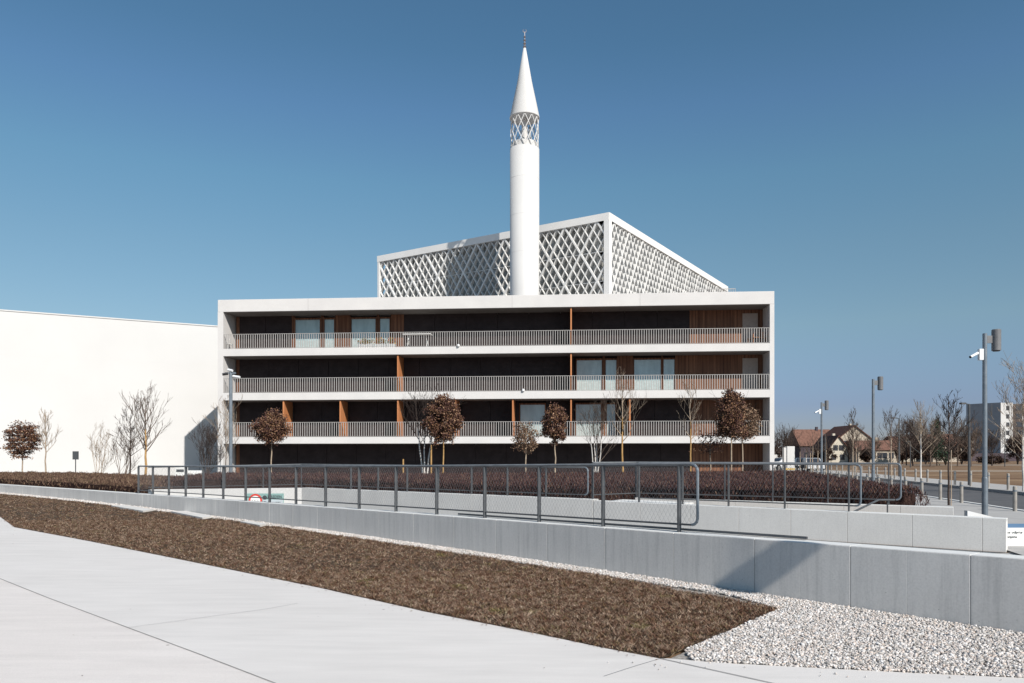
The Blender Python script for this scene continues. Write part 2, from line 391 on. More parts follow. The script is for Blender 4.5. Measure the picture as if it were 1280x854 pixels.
jl = [jl[0] + (jl[0] - jl[1]) * 3] + jl + [jl[-1] + (jl[-1] - jl[-2]) * 6]
struct(sheet('warm_pavement', [Vector((-40, -29))] + [Vector((-38, 8))] + jl + [Vector((jl[-1].x + 3, -29))], .004, M_pave2))
def joint(pts, wdt, z, name='paving_joint'):
    m = MB()
    for a, b in zip(pts[:-1], pts[1:]):
        d = (b - a).normalized(); n = Vector((-d.y, d.x)) * wdt / 2
        m.quad((a.x - n.x, a.y - n.y, z), (b.x - n.x, b.y - n.y, z), (b.x + n.x, b.y + n.y, z), (a.x + n.x, a.y + n.y, z))
    return struct(m.build(name, M_joint))
joint(jl, .010, .008)
joint([gp(x, y).xy for x, y in ((160, 785.5), (215, 778), (265, 771), (330, 762.5), (372, 755))], .006, .008)
joint([gp(x, y).xy for x, y in ((826, 823.8), (890, 838), (958, 853), (1010, 865))], .012, .006)
joint([gp(x, y).xy for x, y in ((826, 823.8), (795, 833), (755, 846))], .005, .006)
# forecourt between hedge and the buildings, sidewalks, road
def rl(Y, off=0): return 15.3 + .19 * (Y - 22.7) + off
struct(sheet('forecourt', [(-60, 52), (-27, 37), (-12, 40), (9, 34), (rl(36)-.3, 36), (rl(100)-.3, 100), (-60, 120)], -.008, M_fore))
struct(sheet('sidewalk', [(8.9, 13.6), (9.45, 16.0), (10.2, 21), (12, 28), (rl(36)-3.6, 36.5), (rl(140)-3.6, 140), (rl(140)+.25, 140), (rl(5)+.25, 5), (7.4, 4.6), (7.15, 7.0)], .0, M_walk))
kb = MB(); 
for Y0, Y1 in ((5, 60), (60, 140)):
    kb.add([(rl(Y0,.25),Y0,-.02),(rl(Y1,.25),Y1,-.02),(rl(Y1,.40),Y1,-.02),(rl(Y0,.40),Y0,-.02),(rl(Y0,.25),Y0,.03),(rl(Y1,.25),Y1,.03),(rl(Y1,.40),Y1,.03),(rl(Y0,.40),Y0,.03)],
           [(4,5,6,7),(0,1,5,4),(1,2,6,5),(2,3,7,6),(3,0,4,7)])
struct(kb.build('kerb', M_edge))
struct(sheet('road', [(rl(5,.4),5),(rl(5,5.0),5),(rl(160,5.0),160),(rl(160,.4),160)], -.02, M_asph))
kb = MB()
for Y0, Y1 in ((5, 60), (60, 160)):
    kb.add([(rl(Y0,5.0),Y0,-.02),(rl(Y1,5.0),Y1,-.02),(rl(Y1,8.2),Y1,-.02),(rl(Y0,8.2),Y0,-.02),(rl(Y0,5.0),Y0,.12),(rl(Y1,5.0),Y1,.12),(rl(Y1,8.2),Y1,.12),(rl(Y0,8.2),Y0,.12)],
           [(4,5,6,7),(0,1,5,4),(1,2,6,5),(2,3,7,6),(3,0,4,7)])
struct(kb.build('far_sidewalk', M_walk))
struct(sheet('field_track', [(26, 84), (130, 84), (130, 89.5), (28, 89.5)], -.02, M_dirtpath))
struct(sheet('far_track', [(33, 138), (210, 138), (210, 150), (35, 150)], -.02, M_dirtpath))
# ramp down into the garage
rp = MB(); rp.quad((-12.4, 24.0, -2.9), (-7.4, 26.2, -2.9), (9.0, 13.7, -.02), (7.2, 5.6, -.02)); struct(rp.build('ramp', M_walk))

# ------------------------------------------------------------------ concrete walls
nw = empty('retaining_wall', (0, 12.6, 0))
jx = [28, 70, 110, 146, 178, 210, 244, 269, 299, 337, 366, 397, 435, 474, 517, 567, 620, 684, 756, 842, 943, 1063, 1213]
cuts = [-30.0] + [wall_at_px(x).x for x in jx] + [6.8]
for a, b in zip(cuts[:-1], cuts[1:]):
    xs = np.linspace(a + .0025, b - .0025, 3 if b - a < 3 else 6)
    z0 = -1.2 if b < END_N.x else -3.2
    o = MB().wall([(x, wallY(x)) for x in xs], WT, z0, [wallZ(x) for x in xs], 1).build('wall_panel', M_conc, nw, bevel=.004)
xs = np.linspace(-30, 6.78, 40)
MB().wall([woff(x, -.008) for x in xs], WT - .016, -1, [wallZ(x) - .008 for x in xs], 1).build('joint_core', M_core2, nw)
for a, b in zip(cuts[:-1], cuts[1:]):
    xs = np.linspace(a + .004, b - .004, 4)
    MB().wall([woff(x, -.004) for x in xs], WT - .008, min(wallZ(a), wallZ(b)) - .05, [wallZ(x) + .004 for x in xs], 1).build('lit_tone_top', M_edge, nw)  # paler cap strip puts the sunlit look of the wall top into colour
tag(nw, 'long raw concrete retaining wall with rain streaks running along the lawn and gravel', 'wall')
# dark rail lying along the back of the wall top
xs = [wall_at_px(x).x for x in np.linspace(560, 996, 12)]
m = MB()
for a, b in zip(xs[:-1], xs[1:]):
    pa, pb = woff(a, -.25), woff(b, -.25)
    m.tube((pa.x, pa.y, wallZ(a) + .035), (pb.x, pb.y, wallZ(b) + .035), .022, .022, 4)
tag(m.build('light_bar', M_steel), 'thin dark metal bar along the back edge of the near wall top', 'light bar')

def panel_wall(name, pts, ztops, thick, z0, cuts_t, label, side=1):
    """straight wall from pts[0] to pts[1] with joints at the parameters cuts_t"""
    a, b = Vector(pts[0]), Vector(pts[1]); root = empty(name, (a.x, a.y, 0)); L = (b - a).length; ts = [0] + list(cuts_t) + [1]
    for t0, t1 in zip(ts[:-1], ts[1:]):
        e = .003 / L; p, q = a.lerp(b, t0 + e), a.lerp(b, t1 - e)
        zz0, zz1 = ztops[0] + (ztops[1]-ztops[0]) * t0, ztops[0] + (ztops[1]-ztops[0]) * t1
        MB().wall([p, q], thick, z0, [zz0, zz1], side).build('wall_panel', M_conc2, root, bevel=.004)
        dd = (b - a).normalized(); nn = Vector((-dd.y, dd.x)) * side * .004
        MB().wall([p + nn, q + nn], thick - .008, min(zz0, zz1) - .05, [zz0 + .004, zz1 + .004], side).build('lit_tone_top', M_edge, root)  # same paler cap, sunlit brightness of the top put into its colour
    d = (b - a).normalized(); n = Vector((-d.y, d.x)) * side * .02
    MB().wall([a + n + d*.02, b + n - d*.02], thick - .04, z0 + .02, [ztops[0] - .012, ztops[1] - .012], side).build('joint_core', M_core2, root)
    tag(root, label, 'wall'); return root
def tpar(px):  # parameter on the second wall line at a pixel column
    k = (px - 640) / F; Y = 20.42 / (1 + .77 * k); return k * Y
x0s, x1s = FAR_C.x, 8.85
L2 = x1s - x0s
splitX = tpar(741)
panel_wall('ramp_wall', [(x0s, secY(x0s)), (splitX, secY(splitX))], [.61, .615], .28, -3.1, [(tpar(p) - x0s) / (splitX - x0s) for p in (430, 480, 530, 590, 650)], 'far concrete side wall of the ramp seen through the wire mesh')
panel_wall('ramp_wall', [(splitX + .01, secY(splitX + .01)), (x1s, secY(x1s))], [.585, .57], .28, -2.2, [(tpar(p) - splitX) / (x1s - splitX) for p in (800, 862, 923, 988, 1059, 1140, 1228)], 'smooth pale concrete ramp wall ending beside the text board on the right')
m = MB(); e0, e1 = Vector((END_N.x + .12, END_N.y + .42)), Vector((FAR_C.x, FAR_C.y))
m.wall([e0, e1], .28, -3.1, [.555, .607], 1)
tag(m.build('ramp_end_wall', M_white, bevel=.01), 'sunlit white end wall of the ramp carrying the garage sign', 'wall')
panel_wall('garden_wall', [third_a, third_b], [.60, .60], .25, -.3, [.18, .36, .53, .70, .86], 'low concrete wall in front of the clipped hedge behind the stairs')
# pale landing slab in the fence jog
tag(MB().wall([jog_a + Vector((.3, .05)), Vector((3.9, secY(3.9) + .35))], .9, .2, [.58, .57], 1).build('landing_slab', M_edge), 'pale sunlit slab inside the corner of the mesh fence', 'slab')
m = MB(); a = gp(1194, 646, .3); 
m.add([(9.44,15.75,0),(10.3,16.25,0),(10.3,16.45,0),(9.52,16.0,0),(9.44,15.75,.565),(10.3,16.25,.39),(10.3,16.45,.39),(9.52,16.0,.555)],[(0,3,2,1),(4,5,6,7),(0,1,5,4),(1,2,6,5),(2,3,7,6),(3,0,4,7)])
tag(m.build('low_wall', M_white), 'small bright white sloping wall at the right end of the garden wall', 'wall')

# text board at right
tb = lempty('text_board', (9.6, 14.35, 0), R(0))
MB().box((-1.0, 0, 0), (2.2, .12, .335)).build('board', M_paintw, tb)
MB().box((-1.0, .12, 0), (2.2, 1.35, .30)).build('blue_shade_surface', M_blue, tb)  # blue colour stands in for a shaded area behind the board
def text_part(name, body, size, mat, parent, loc, rot, extr=.002, align='LEFT'):
    c = bpy.data.curves.new(name, 'FONT'); c.body = body; c.size = size; c.extrude = extr; c.align_x = align; c.resolution_u = 2
    o = bpy.data.objects.new(name, c); COL.objects.link(o); c.materials.append(mat); 
    dg = bpy.context.evaluated_depsgraph_get(); me = bpy.data.meshes.new_from_object(o.evaluated_get(dg)); bpy.data.objects.remove(o)
    o = bpy.data.objects.new(name, me); COL.objects.link(o); o.parent = parent; o.location = loc; o.rotation_euler = rot; return o
text_part('lettering', 'efter se odprte', .075, M_ink, tb, (-.42, -.004, .235), (R(90), 0, 0))
text_part('lettering', 'odstranjena', .075, M_ink, tb, (-.42, -.004, .150), (R(90), 0, 0))
tag(tb, 'low white board with small dark text and blue painted shade on top at the right edge', 'board')

# garage sign on the white end wall
ed = (e1 - e0).normalized(); en = Vector((ed.y, -ed.x))
def endp(px, z):   # point on the end wall face at pixel column
    k = (px - 640) / F
    t = (k * e0.y - e0.x) / (ed.x - k * ed.y); p = e0 + ed * t; return p
pa, pb = endp(309, 0), endp(355, 0); W = (pb - pa).length
gs = lempty('garage_sign', (pa.x + en.x * .03, pa.y + en.y * .03, 0), math.atan2(ed.y, ed.x))
zt0 = .42; 
MB().box((0, -.02, zt0 - .52), (W, .015, zt0)).build('sign_plate', M_green, gs)
MB().box((W * .44, -.026, zt0 - .5), (W * .99, -.021, zt0 - .21)).build('lower_panel', M_signgrey, gs)
m = MB(); cx, cz = W * .235, zt0 - .24
def disc(m, cx, cz, r, y, n=28): m.add([(cx + r * math.cos(2*math.pi*k/n), y, cz + r * math.sin(2*math.pi*k/n)) for k in range(n)], [tuple(range(n))])
disc(m, cx, cz, .23, -.024); m.build('prohibition_ring', M_red, gs)
m = MB(); disc(m, cx, cz, .165, -.028); m.build('ring_centre', M_paintw, gs)
text_part('lettering', '2,0 m', .11, M_ink, gs, (cx, -.031, cz - .05), (R(90), 0, 0), .001, 'CENTER')
m = MB(); disc(m, W * .49, zt0 - .14, .075, -.024); m.build('arrow_dot', M_ink, gs)
m = MB(); disc(m, W * .49, zt0 - .34, .075, -.030); m.build('arrow_dot', M_ink, gs)
text_part('lettering', 'UREDEN', .125, M_ink, gs, (W * .57, -.032, zt0 - .15), (R(90), 0, 0))
text_part('lettering', 'PRIMETI', .125, M_ink, gs, (W * .57, -.032, zt0 - .37), (R(90), 0, 0))
tag(gs, 'green garage sign with red ringed height limit on the white ramp wall', 'sign')

# manhole slabs set into the lawn
for k, (x0, y0, x1, y1, lab) in enumerate(((139, 632.0, 192, 638.6, 'flat grey concrete slab in the lawn, farthest left'), (214, 639.2, 266, 647, 'flat grey concrete slab in the lawn, largest of three'), (300, 651.8, 333, 656.4, 'small flat grey slab in the lawn, nearest the middle'))):
    c0, c1, c2, c3 = gp(x0, y0, .045), gp(x0 + (x1-x0)*.35, y0 - .6, .045), gp(x1, y1 - 2, .045), gp(x1 - (x1-x0)*.25, y1, .045)
    m = MB(); m.add([c0, c3, c2, c1] + [p - Vector((0, 0, .06)) for p in (c0, c3, c2, c1)], [(0,1,2,3), (0,4,5,1), (1,5,6,2), (2,6,7,3), (3,7,4,0)])
    tag(m.build('concrete_slab', M_conc), lab, 'slab', 'inspection slabs in the lawn')

# ------------------------------------------------------------------ gravel stones
def in_poly(P, poly):
    x, y = P[:, 0], P[:, 1]; inside = np.zeros(len(P), bool); n = len(poly); j = n - 1
    for i in range(n):
        xi, yi = poly[i][0], poly[i][1]; xj, yj = poly[j][0], poly[j][1]
        c = ((yi > y) != (yj > y)) & (x < (xj - xi) * (y - yi) / (yj - yi + 1e-12) + xi)
        inside ^= c; j = i
    return inside
phi = (1 + 5 ** .5) / 2
IV = np.array([(-1,phi,0),(1,phi,0),(-1,-phi,0),(1,-phi,0),(0,-1,phi),(0,1,phi),(0,-1,-phi),(0,1,-phi),(phi,0,-1),(phi,0,1),(-phi,0,-1),(-phi,0,1)]) / math.sqrt(1 + phi * phi)
IF = np.array([(0,11,5),(0,5,1),(0,1,7),(0,7,10),(0,10,11),(1,5,9),(5,11,4),(11,10,2),(10,7,6),(7,1,8),(3,9,4),(3,4,2),(3,2,6),(3,6,8),(3,8,9),(4,9,5),(2,4,11),(6,2,10),(8,6,7),(9,8,1)])
def stones(C, size):
    n = len(C); V = np.repeat(IV[None], n, 0) * rng.uniform(.72, 1.25, (n, 12, 1))
    V = np.sign(V) * np.abs(V) ** .8 * (size[:, None, None] * rng.uniform(.5, 1.3, (n, 1, 3)) * np.array([1, 1, .8]))
    a = rng.uniform(0, 2 * np.pi, n); ca, sa = np.cos(a)[:, None], np.sin(a)[:, None]
    tl = rng.uniform(-.6, .6, n); ct, st = np.cos(tl)[:, None], np.sin(tl)[:, None]
    x, y, z = V[..., 0], V[..., 1], V[..., 2]
    y, z = y * ct - z * st, y * st + z * ct
    x, y = x * ca - y * sa, x * sa + y * ca
    V = np.stack([x, y, z], -1) + C[:, None]
    Fq = IF[None] + (np.arange(n) * 12)[:, None, None]
    return V.reshape(-1, 3), Fq.reshape(-1, 3)
P = rng.uniform((1.5, 5.0), (7.5, 10.5), (170000, 2))
gp_near = [corner] + grav_edge + [woff(7.2, .02), woff(6.0, .02)] + [woff(x, .02) for x in np.linspace(4.9, 2.6, 6)] + [woff(2.6, strip), woff(2.9, strip)]
P = P[in_poly(P, gp_near)]
C = np.column_stack([P, rng.uniform(-.004, .016, len(P))])
S = rng.uniform(.0055, .0155, len(P)) ; S = np.where(rng.random(len(P)) < .04, S * 1.5, S)
# strip along the wall
n = 26000; X = rng.uniform(-24, 3.0, n) ; X = np.where(rng.random(n) < .6, rng.uniform(-5, 3.0, n), X)
tx = []
for x in X: p = woff(x, rng.uniform(.015, strip + .03)); tx.append((p.x, p.y, rng.uniform(-.006, .02)))
C = np.vstack([C, np.array(tx)]); S = np.concatenate([S, rng.uniform(.007, .016, n) + np.clip(-X - 5, 0, 20) * .0012])
V, Fq = stones(C, S); o = npmesh('gravel', V, Fq, M_stone); tag(o, 'pale mixed gravel beside the retaining wall', 'gravel', None, 'stuff')
# a few pebbles spilled on the paving and a bigger stone
C = []
for k in range(26):
    e = random.choice(grav_edge[:-1]); C.append((e.x + random.uniform(-.6, .6), e.y - random.uniform(.03, .25) ** 1.0, .008))
V, Fq = stones(np.array(C), rng.uniform(.005, .009, len(C))); o = npmesh('spilled_gravel', V, Fq, M_stone); tag(o, 'few pebbles spilled onto the concrete paving', 'gravel', None, 'stuff')
# hose half buried in the gravel
pts = [gp(x, y, .018) for x, y in ((1012, 757), (1024, 762), (1052, 768), (1090, 776), (1130, 784.5), (1150, 788), (1190, 794.5), (1240, 801), (1300, 812))]
tag(MB().path([p - Vector((0, 0, .004 + .006 * (i % 3))) for i, p in enumerate(pts)], .008, 6).build('hose', M_hose), 'thin dark hose half buried in the gravel near the wall', 'hose')

# ------------------------------------------------------------------ grass
def blades(P, h, wd, lean, name, mat, z0=0.0):
    n = len(P); a = rng.uniform(0, 2 * np.pi, n); d = np.column_stack([np.cos(a), np.sin(a), np.zeros(n)])
    b = rng.uniform(0, 2 * np.pi, n); l = rng.uniform(*lean, n)[:, None]
    tip = np.column_stack([np.cos(b), np.sin(b), np.zeros(n)]) * l * h[:, None] + np.array([0, 0, 1]) * h[:, None] * np.sqrt(np.clip(1 - l ** 2, .04, 1))
    base = np.column_stack([P, np.full(n, z0)]) if P.shape[1] == 2 else P
    base = base + np.array([0, 0, 1]) * (rng.uniform(0, .35, n) * h)[:, None]
    wv = wd[:, None]
    V = np.stack([base - d * wv, base + d * wv, base + tip * .6 + d * wv * .7, base + tip], 1)
    Fq = np.arange(n * 4).reshape(n, 4)
    return npmesh(name, V.reshape(-1, 3), Fq, mat)
pts = []
def tufts(n, y0, y1):
    m_ = n // 9; C = rng.uniform((-27, y0), (3.2, y1), (m_ * 3, 2)); C = C[in_poly(C, lawn_poly)]; C = C[np.abs(C[:, 0]) < .75 * C[:, 1] + 1][:m_]
    P = C[rng.integers(0, len(C), n)] + rng.normal(0, .035, (n, 2)); return P[in_poly(P, lawn_poly)]
TP = np.vstack([tufts(110000, 5.6, 11), tufts(90000, 11, 20), tufts(40000, 20, 36)])
for (n, y0, y1) in ((120000, 5.6, 11), (95000, 11, 20), (50000, 20, 36)):
    P = rng.uniform((-27, y0), (3.2, y1), (n * 3, 2)); P = P[in_poly(P, lawn_poly)]; P = P[np.abs(P[:, 0]) < .75 * P[:, 1] + 1][:n]; pts.append(P)
P = np.vstack(pts)
# keep slabs clear, leave worn patches
den = np.sin(P[:, 0] * 2.3 + np.sin(P[:, 1] * 1.7) * 2) * np.sin(P[:, 1] * 2.9 + 1.3) + .5 * np.sin(P[:, 0] * 7 + P[:, 1] * 5)
P = P[rng.random(len(P)) < np.clip(.70 + .4 * den, .22, 1)]; nm_ = len(P); P = np.vstack([P, TP + rng.normal(0, .018, TP.shape)])
for (x0, y0, x1, y1) in ((134, 631.5, 200, 642), (208, 638.6, 276, 650.5), (294, 651, 340, 660)):
    q = [gp(x0, y0).xy, gp(x0 + (x1-x0)*.35, y0 - .8).xy, gp(x1, y1 - 2).xy, gp(x1 - (x1-x0)*.25, y1).xy]; kk_ = ~in_poly(P, q); nm_ = int(kk_[:nm_].sum()); P = P[kk_]
dist = P[:, 1]
o = blades(P, np.concatenate([rng.uniform(.012, .045, nm_), rng.uniform(.028, .062, len(P) - nm_)]), rng.uniform(.0018, .0042, len(P)) * (1 + dist * .05), (.72, .995), 'lawn_grass', M_grass)
tag(o, 'dry matted brown winter lawn between paving and wall', 'grass', None, 'stuff')

# dead leaves and bits blown onto the paving
P = rng.uniform((-14, 5.7), (4, 21), (60000, 2)); 
dl_ = np.full(len(P), 9.0)
for a, b in zip(edge[:-1], edge[1:]):
    a = np.array(a); ab = np.array(b) - a; t = np.clip(((P - a) @ ab) / (ab @ ab), 0, 1); dl_ = np.minimum(dl_, np.linalg.norm(P - (a + t[:, None] * ab), axis=1))
keep = (~in_poly(P, lawn_poly)) & (~in_poly(P, grav_poly)) & (rng.random(len(P)) < np.exp(-dl_ / .10) * .35 + .0012) & (dl_ < 6)
P = P[keep]; n = len(P); C = np.column_stack([P, np.full(n, .009)]); a = rng.uniform(0, 6.28, n); u = np.column_stack([np.cos(a), np.sin(a), rng.uniform(-.1, .3, n)]); v = np.column_stack([-np.sin(a), np.cos(a), rng.uniform(-.1, .3, n)])
sz = rng.uniform(.006, .018, n)[:, None]; V = np.stack([C - u * sz, C - v * sz * .4, C + u * sz, C + v * sz * .4], 1); V[..., 2] = np.maximum(V[..., 2], .006)
o = npmesh('leaf_litter', V.reshape(-1, 3), np.arange(n * 4).reshape(-1, 4), M_grass); tag(o, 'scattered dead grass and leaf bits on the paving edge', 'litter', None, 'stuff')

# ------------------------------------------------------------------ fences
M_mesh = M_wire
def fence(name, pts, zb, posts_t, hz=.95, end_round=(False, False), net=.075, label='', rail_r=.024, wire_r=.0016, low=.12):
    """pts plan polyline (list of Vector2), zb function(plan point)->base z, posts_t arc positions"""
    P = [Vector(p) for p in pts]; seg = [(b - a).length for a, b in zip(P[:-1], P[1:])]; L = sum(seg)
    def pos(s):
        s = max(0, min(L, s)); i = 0
        while i < len(seg) - 1 and s > seg[i]: s -= seg[i]; i += 1
        p = P[i].lerp(P[i + 1], s / seg[i]); d = (P[i + 1] - P[i]).normalized(); return p, d
    root = empty(name, (P[0].x, P[0].y, zb(P[0])))
    def pt(s, h): p, d = pos(s); return Vector((p.x, p.y, zb(p) + h))
    for s in posts_t:
        p, d = pos(s); ang = math.atan2(d.y, d.x); M = Matrix.Translation((p.x, p.y, zb(p) - .12)) @ Matrix.Rotation(ang, 4, 'Z')
        m = MB().box((-.012, -.032, 0), (.012, .032, hz + .10), M); m.box((-.022, -.036, hz + .02), (.022, .036, hz + .045), M) if False else None
        m.build('post', M_steel, root)
    n = max(2, int(L / .8)); R0 = .09
    s0 = R0 if end_round[0] else 0; s1 = L - R0 if end_round[1] else L
    ss = sorted(set(list(np.linspace(s0, s1, n)) + [sum(seg[:i]) for i in range(1, len(seg))]))
    MB().path([pt(s, hz) for s in ss], rail_r, 8).build('top_rail', M_railsteel, root)
    MB().path([pt(s, low) for s in ss], .014, 6).build('bottom_rail', M_steel, root)
    for k, (on, se, sg) in enumerate(((end_round[0], 0, 1), (end_round[1], L, -1))):
        if not on: continue
        q = [pt(se + sg * R0, hz)] + [pt(se + sg * R0 * (1 - math.sin(a)), hz - R0 * (1 - math.cos(a))) for a in (R(30), R(60), R(90))]
        q += [pt(se, low + R0)] + [pt(se + sg * R0 * (1 - math.cos(a)), low + R0 - R0 * math.sin(a)) for a in (R(30), R(60), R(90))]
        MB().path(q, .02, 8).build('rounded_end', M_galv, root)
    # wire net as crossing inclined wires
    m = MB(); H = hz - low; z0 = low
    for sgn in (1, -1):
        s = -H
        while s < L + H:
            a, b = (s, s + H * .62) if sgn > 0 else (s + H * .62, s)      # lower end at a, upper at b
            # clip
            t0, t1 = 0.0, 1.0
            if a != b:
                for lim, up in ((0, False), (L, True)):
                    fa = (lim - a) / (b - a)
                    if (b > a) != up: t0 = max(t0, fa)
                    else: t1 = min(t1, fa)
            if t1 > t0 + .02:
                k = max(1, int((t1 - t0) * 3)) if len(seg) > 1 else 1
                last = None
                for i in range(k + 1):
                    t = t0 + (t1 - t0) * i / k; q = pt(a + (b - a) * t, z0 + H * t)
                    if last is not None: m.tube(last, q, wire_r, wire_r, 3, False)
                    last = q
            s += net
    m.build('wire_mesh', M_mesh, root)
    tag(root, label, 'fence'); return root
# near fence on the retaining wall
npx = [173, 191, 211, 232, 254, 279, 307, 337, 370, 407, 449, 495, 546, 606, 674, 754, 849, 872]
def _solve(px):
    x = wall_at_px(px).x
    for _ in range(12):
        q = woff(x, -.16); x += ((px - 640) / F - q.x / q.y) * q.y * .5
    return x
fx = [_solve(p) for p in npx]
fp = [woff(x, -.16) for x in fx]
arc = [0]
for a, b in zip(fp[:-1], fp[1:]): arc.append(arc[-1] + (b - a).length)
fence('mesh_fence', fp, lambda p: wallZ(p.x), arc[:-1], .93, (False, True), .07, 'grey mesh fence with rounded end standing on the near retaining wall', wire_r=.0012, low=.11)
# far fence around the opening: end wall then far ramp wall
E0 = e0 + Vector((-.05, .12)); E1 = FAR_C + Vector((-.05, .15)); J = Vector((splitX - .1, secY(splitX - .1) + .15))
Lend = (E1 - E0).length; Lf = (J - E1).length
fence('mesh_fence', [E0, E1, J], lambda p: .60 if p.x > E1.x else .50 + .10 * max(0, (p.x - E0.x) / (E1.x - E0.x)), [Lend * k / 4 for k in range(1, 4)] + [Lend + Lf * k / 9 for k in range(0, 9)] , .81, (False, True), .10, 'grey mesh fence along the far side of the ramp before the hedge', rail_r=.02, wire_r=.0012)
# jog and third fence in front of the hedge
J0 = J + Vector((.12, -.02)); J1 = third_a + Vector((.05, .12)); J2 = Vector(at(1126, 16.9).xy)
Lj = (J1 - J0).length; L3 = (J2 - J1).length
def t3(px):
    k = (px - 640) / F; d = (J2 - J1).normalized(); t = (k * J1.y - J1.x) / (d.x - k * d.y); return Lj + t
fence('mesh_fence', [J0, J1, J2], lambda p: .60, [0, Lj] + [t3(p) for p in (850, 906, 966, 1035, 1111)], .93, (False, True), .085, 'grey mesh fence stepping back around the stairs in front of the hedge', rail_r=.02, wire_r=.0017)
# fence on the second ramp wall
S0 = Vector((tpar(800), secY(tpar(800)) + .14)); S1 = Vector((tpar(1080), secY(tpar(1080)) + .14))
def ts(px): x = tpar(px); return (Vector((x, secY(x) + .14)) - S0).length
fence('mesh_fence', [S0, S1], lambda p: .577, [0, ts(855), ts(913), ts(984), ts(1065)], .95, (False, True), .10, 'grey mesh fence on the pale ramp wall left of the stair handrail', rail_r=.02, wire_r=.0011)
# stair handrail
hp = [gp(1068, 639, .55), gp(1072, 637.5, .6)]
A_ = at(1070, 15.6, zy(638.5, 15.6)); B_ = at(1098, 16.2, zy(625, 16.2)); C_ = at(1118, 16.4, zy(625, 16.4))
hr = empty('stair_handrail', (A_.x, A_.y, 0))
MB().path([A_ + (A_ - B_) * .4, A_, B_, C_], .022, 8).build('rail', M_steel, hr); MB().tube(C_ - Vector((.15, 0, .6)), C_ - Vector((.15, 0, 0)), .015).build('post', M_steel, hr)
tag(hr, 'short sloping stair handrail between the two concrete walls', 'handrail')

# ------------------------------------------------------------------ hedges
def hedge_mass(name, poly, ztop, zbase, n, mat, label, twig=(.04, .10), zt_fn=None, seedoff=0, wd=(.004, .011)):
    xs = [p[0] for p in poly]; ys = [p[1] for p in poly]
    P = rng.uniform((min(xs), min(ys)), (max(xs), max(ys)), (n * 4, 2)); P = P[in_poly(P, poly)][:n]
    # distance to outline for the rounded shoulders
    dmin = np.full(len(P), 9.0)
    for i in range(len(poly)):
        a = np.array(poly[i]); b = np.array(poly[(i + 1) % len(poly)]); ab = b - a
        t = np.clip(((P - a) @ ab) / (ab @ ab), 0, 1); dmin = np.minimum(dmin, np.linalg.norm(P - (a + t[:, None] * ab), axis=1))
    H = (ztop if zt_fn is None else zt_fn(P)) - zbase
    lump = .045 * np.sin(P[:, 0] * 3.1 + seedoff) * np.sin(P[:, 1] * 2.7) + .03 * np.sin(P[:, 0] * 9 + P[:, 1] * 7) + np.where(rng.random(len(P)) < .03, rng.uniform(.02, .10, len(P)), 0)
    sh = np.clip(dmin / .28, 0, 1); sh = np.sqrt(1 - (1 - sh) ** 2)
    Z = zbase + (H + lump) * (.25 + .75 * sh) * np.where(rng.random(len(P)) < .62, rng.uniform(.86, 1.03, len(P)), rng.uniform(.05, .95, len(P)))
    h = rng.uniform(*twig, len(P)); base = np.column_stack([P, Z - h * .8])
    n_ = len(P); a = rng.uniform(0, 2*np.pi, n_); b = rng.uniform(0, 2*np.pi, n_); l = rng.uniform(.1, .8, n_)
    d = np.column_stack([np.cos(a), np.sin(a), np.zeros(n_)]) * rng.uniform(*wd, n_)[:, None]
    tip = np.column_stack([np.cos(b) * l, np.sin(b) * l, np.sqrt(1 - l * l)]) * h[:, None]
    V = np.stack([base - d, base + d, base + tip + d * .6, base + tip - d * .6], 1)
    return V
def hedge(name, poly, ztop, zbase, n, mat, coremat, label, **kw):
    poly = [tuple(p) for p in poly]
    root = empty(name, (poly[0][0], poly[0][1], zbase))
    V = hedge_mass(name, poly, ztop, zbase, n, mat, label, **kw)
    npmesh('foliage', V.reshape(-1, 3), np.arange(len(V) * 4).reshape(-1, 4), mat, root)
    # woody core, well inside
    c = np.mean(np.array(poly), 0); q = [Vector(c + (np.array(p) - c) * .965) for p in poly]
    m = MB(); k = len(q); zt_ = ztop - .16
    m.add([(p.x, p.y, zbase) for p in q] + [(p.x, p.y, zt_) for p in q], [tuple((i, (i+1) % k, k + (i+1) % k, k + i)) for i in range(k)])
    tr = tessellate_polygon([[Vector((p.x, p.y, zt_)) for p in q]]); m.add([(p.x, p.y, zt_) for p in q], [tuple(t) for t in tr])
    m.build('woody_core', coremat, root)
    tag(root, label, 'hedge'); return root
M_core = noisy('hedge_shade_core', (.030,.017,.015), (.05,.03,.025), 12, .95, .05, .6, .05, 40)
bedpts_front = [Vector((-12.7, 26.2)), Vector((-7.25, 26.4)), Vector((splitX + .0, secY(splitX) + .4)), Vector((3.2, 20.25)), Vector((9.30, 16.55))]
struct(sheet('planting_bed', [Vector((-30.5, 42))] + [woff(x, -.32) for x in (-30, -24, -18, -13.2)] + bedpts_front + [(9.8,17.2), (10.1,20.5), (11.2,25), (14.2,37), (-8,39), (-20,47), (-34,52)], .38, M_soil))
main_poly = [Vector((-12.3, 26.45)), Vector((-7.3, 26.65)), Vector((splitX, secY(splitX) + .62)), Vector((3.25, 20.45)), Vector((9.1, 16.95)), (9.42, 17.05), (9.7, 18.3), (10.0, 20.4), (11.1, 24.8), (13.9, 36.5), (5, 32.5), (-4, 30.5), (-12.5, 32)]
hedge('clipped_hedge', main_poly, 1.0, .38, 270000, M_hedge, M_core, 'long clipped reddish brown hedge in front of the apartment building')
lp = [woff(x, -.55) for x in (-30, -24, -18, -13.3)] + [(-12.4, 26.5), (-12.6, 32.5), (-18, 38), (-24, 44), (-36, 48), (-36, 44)]
hedge('low_hedge', lp, .74, .36, 90000, M_cover, M_core, 'low shaggy brown hedge in front of the blank white wall', twig=(.05, .14), wd=(.005, .014), seedoff=2)

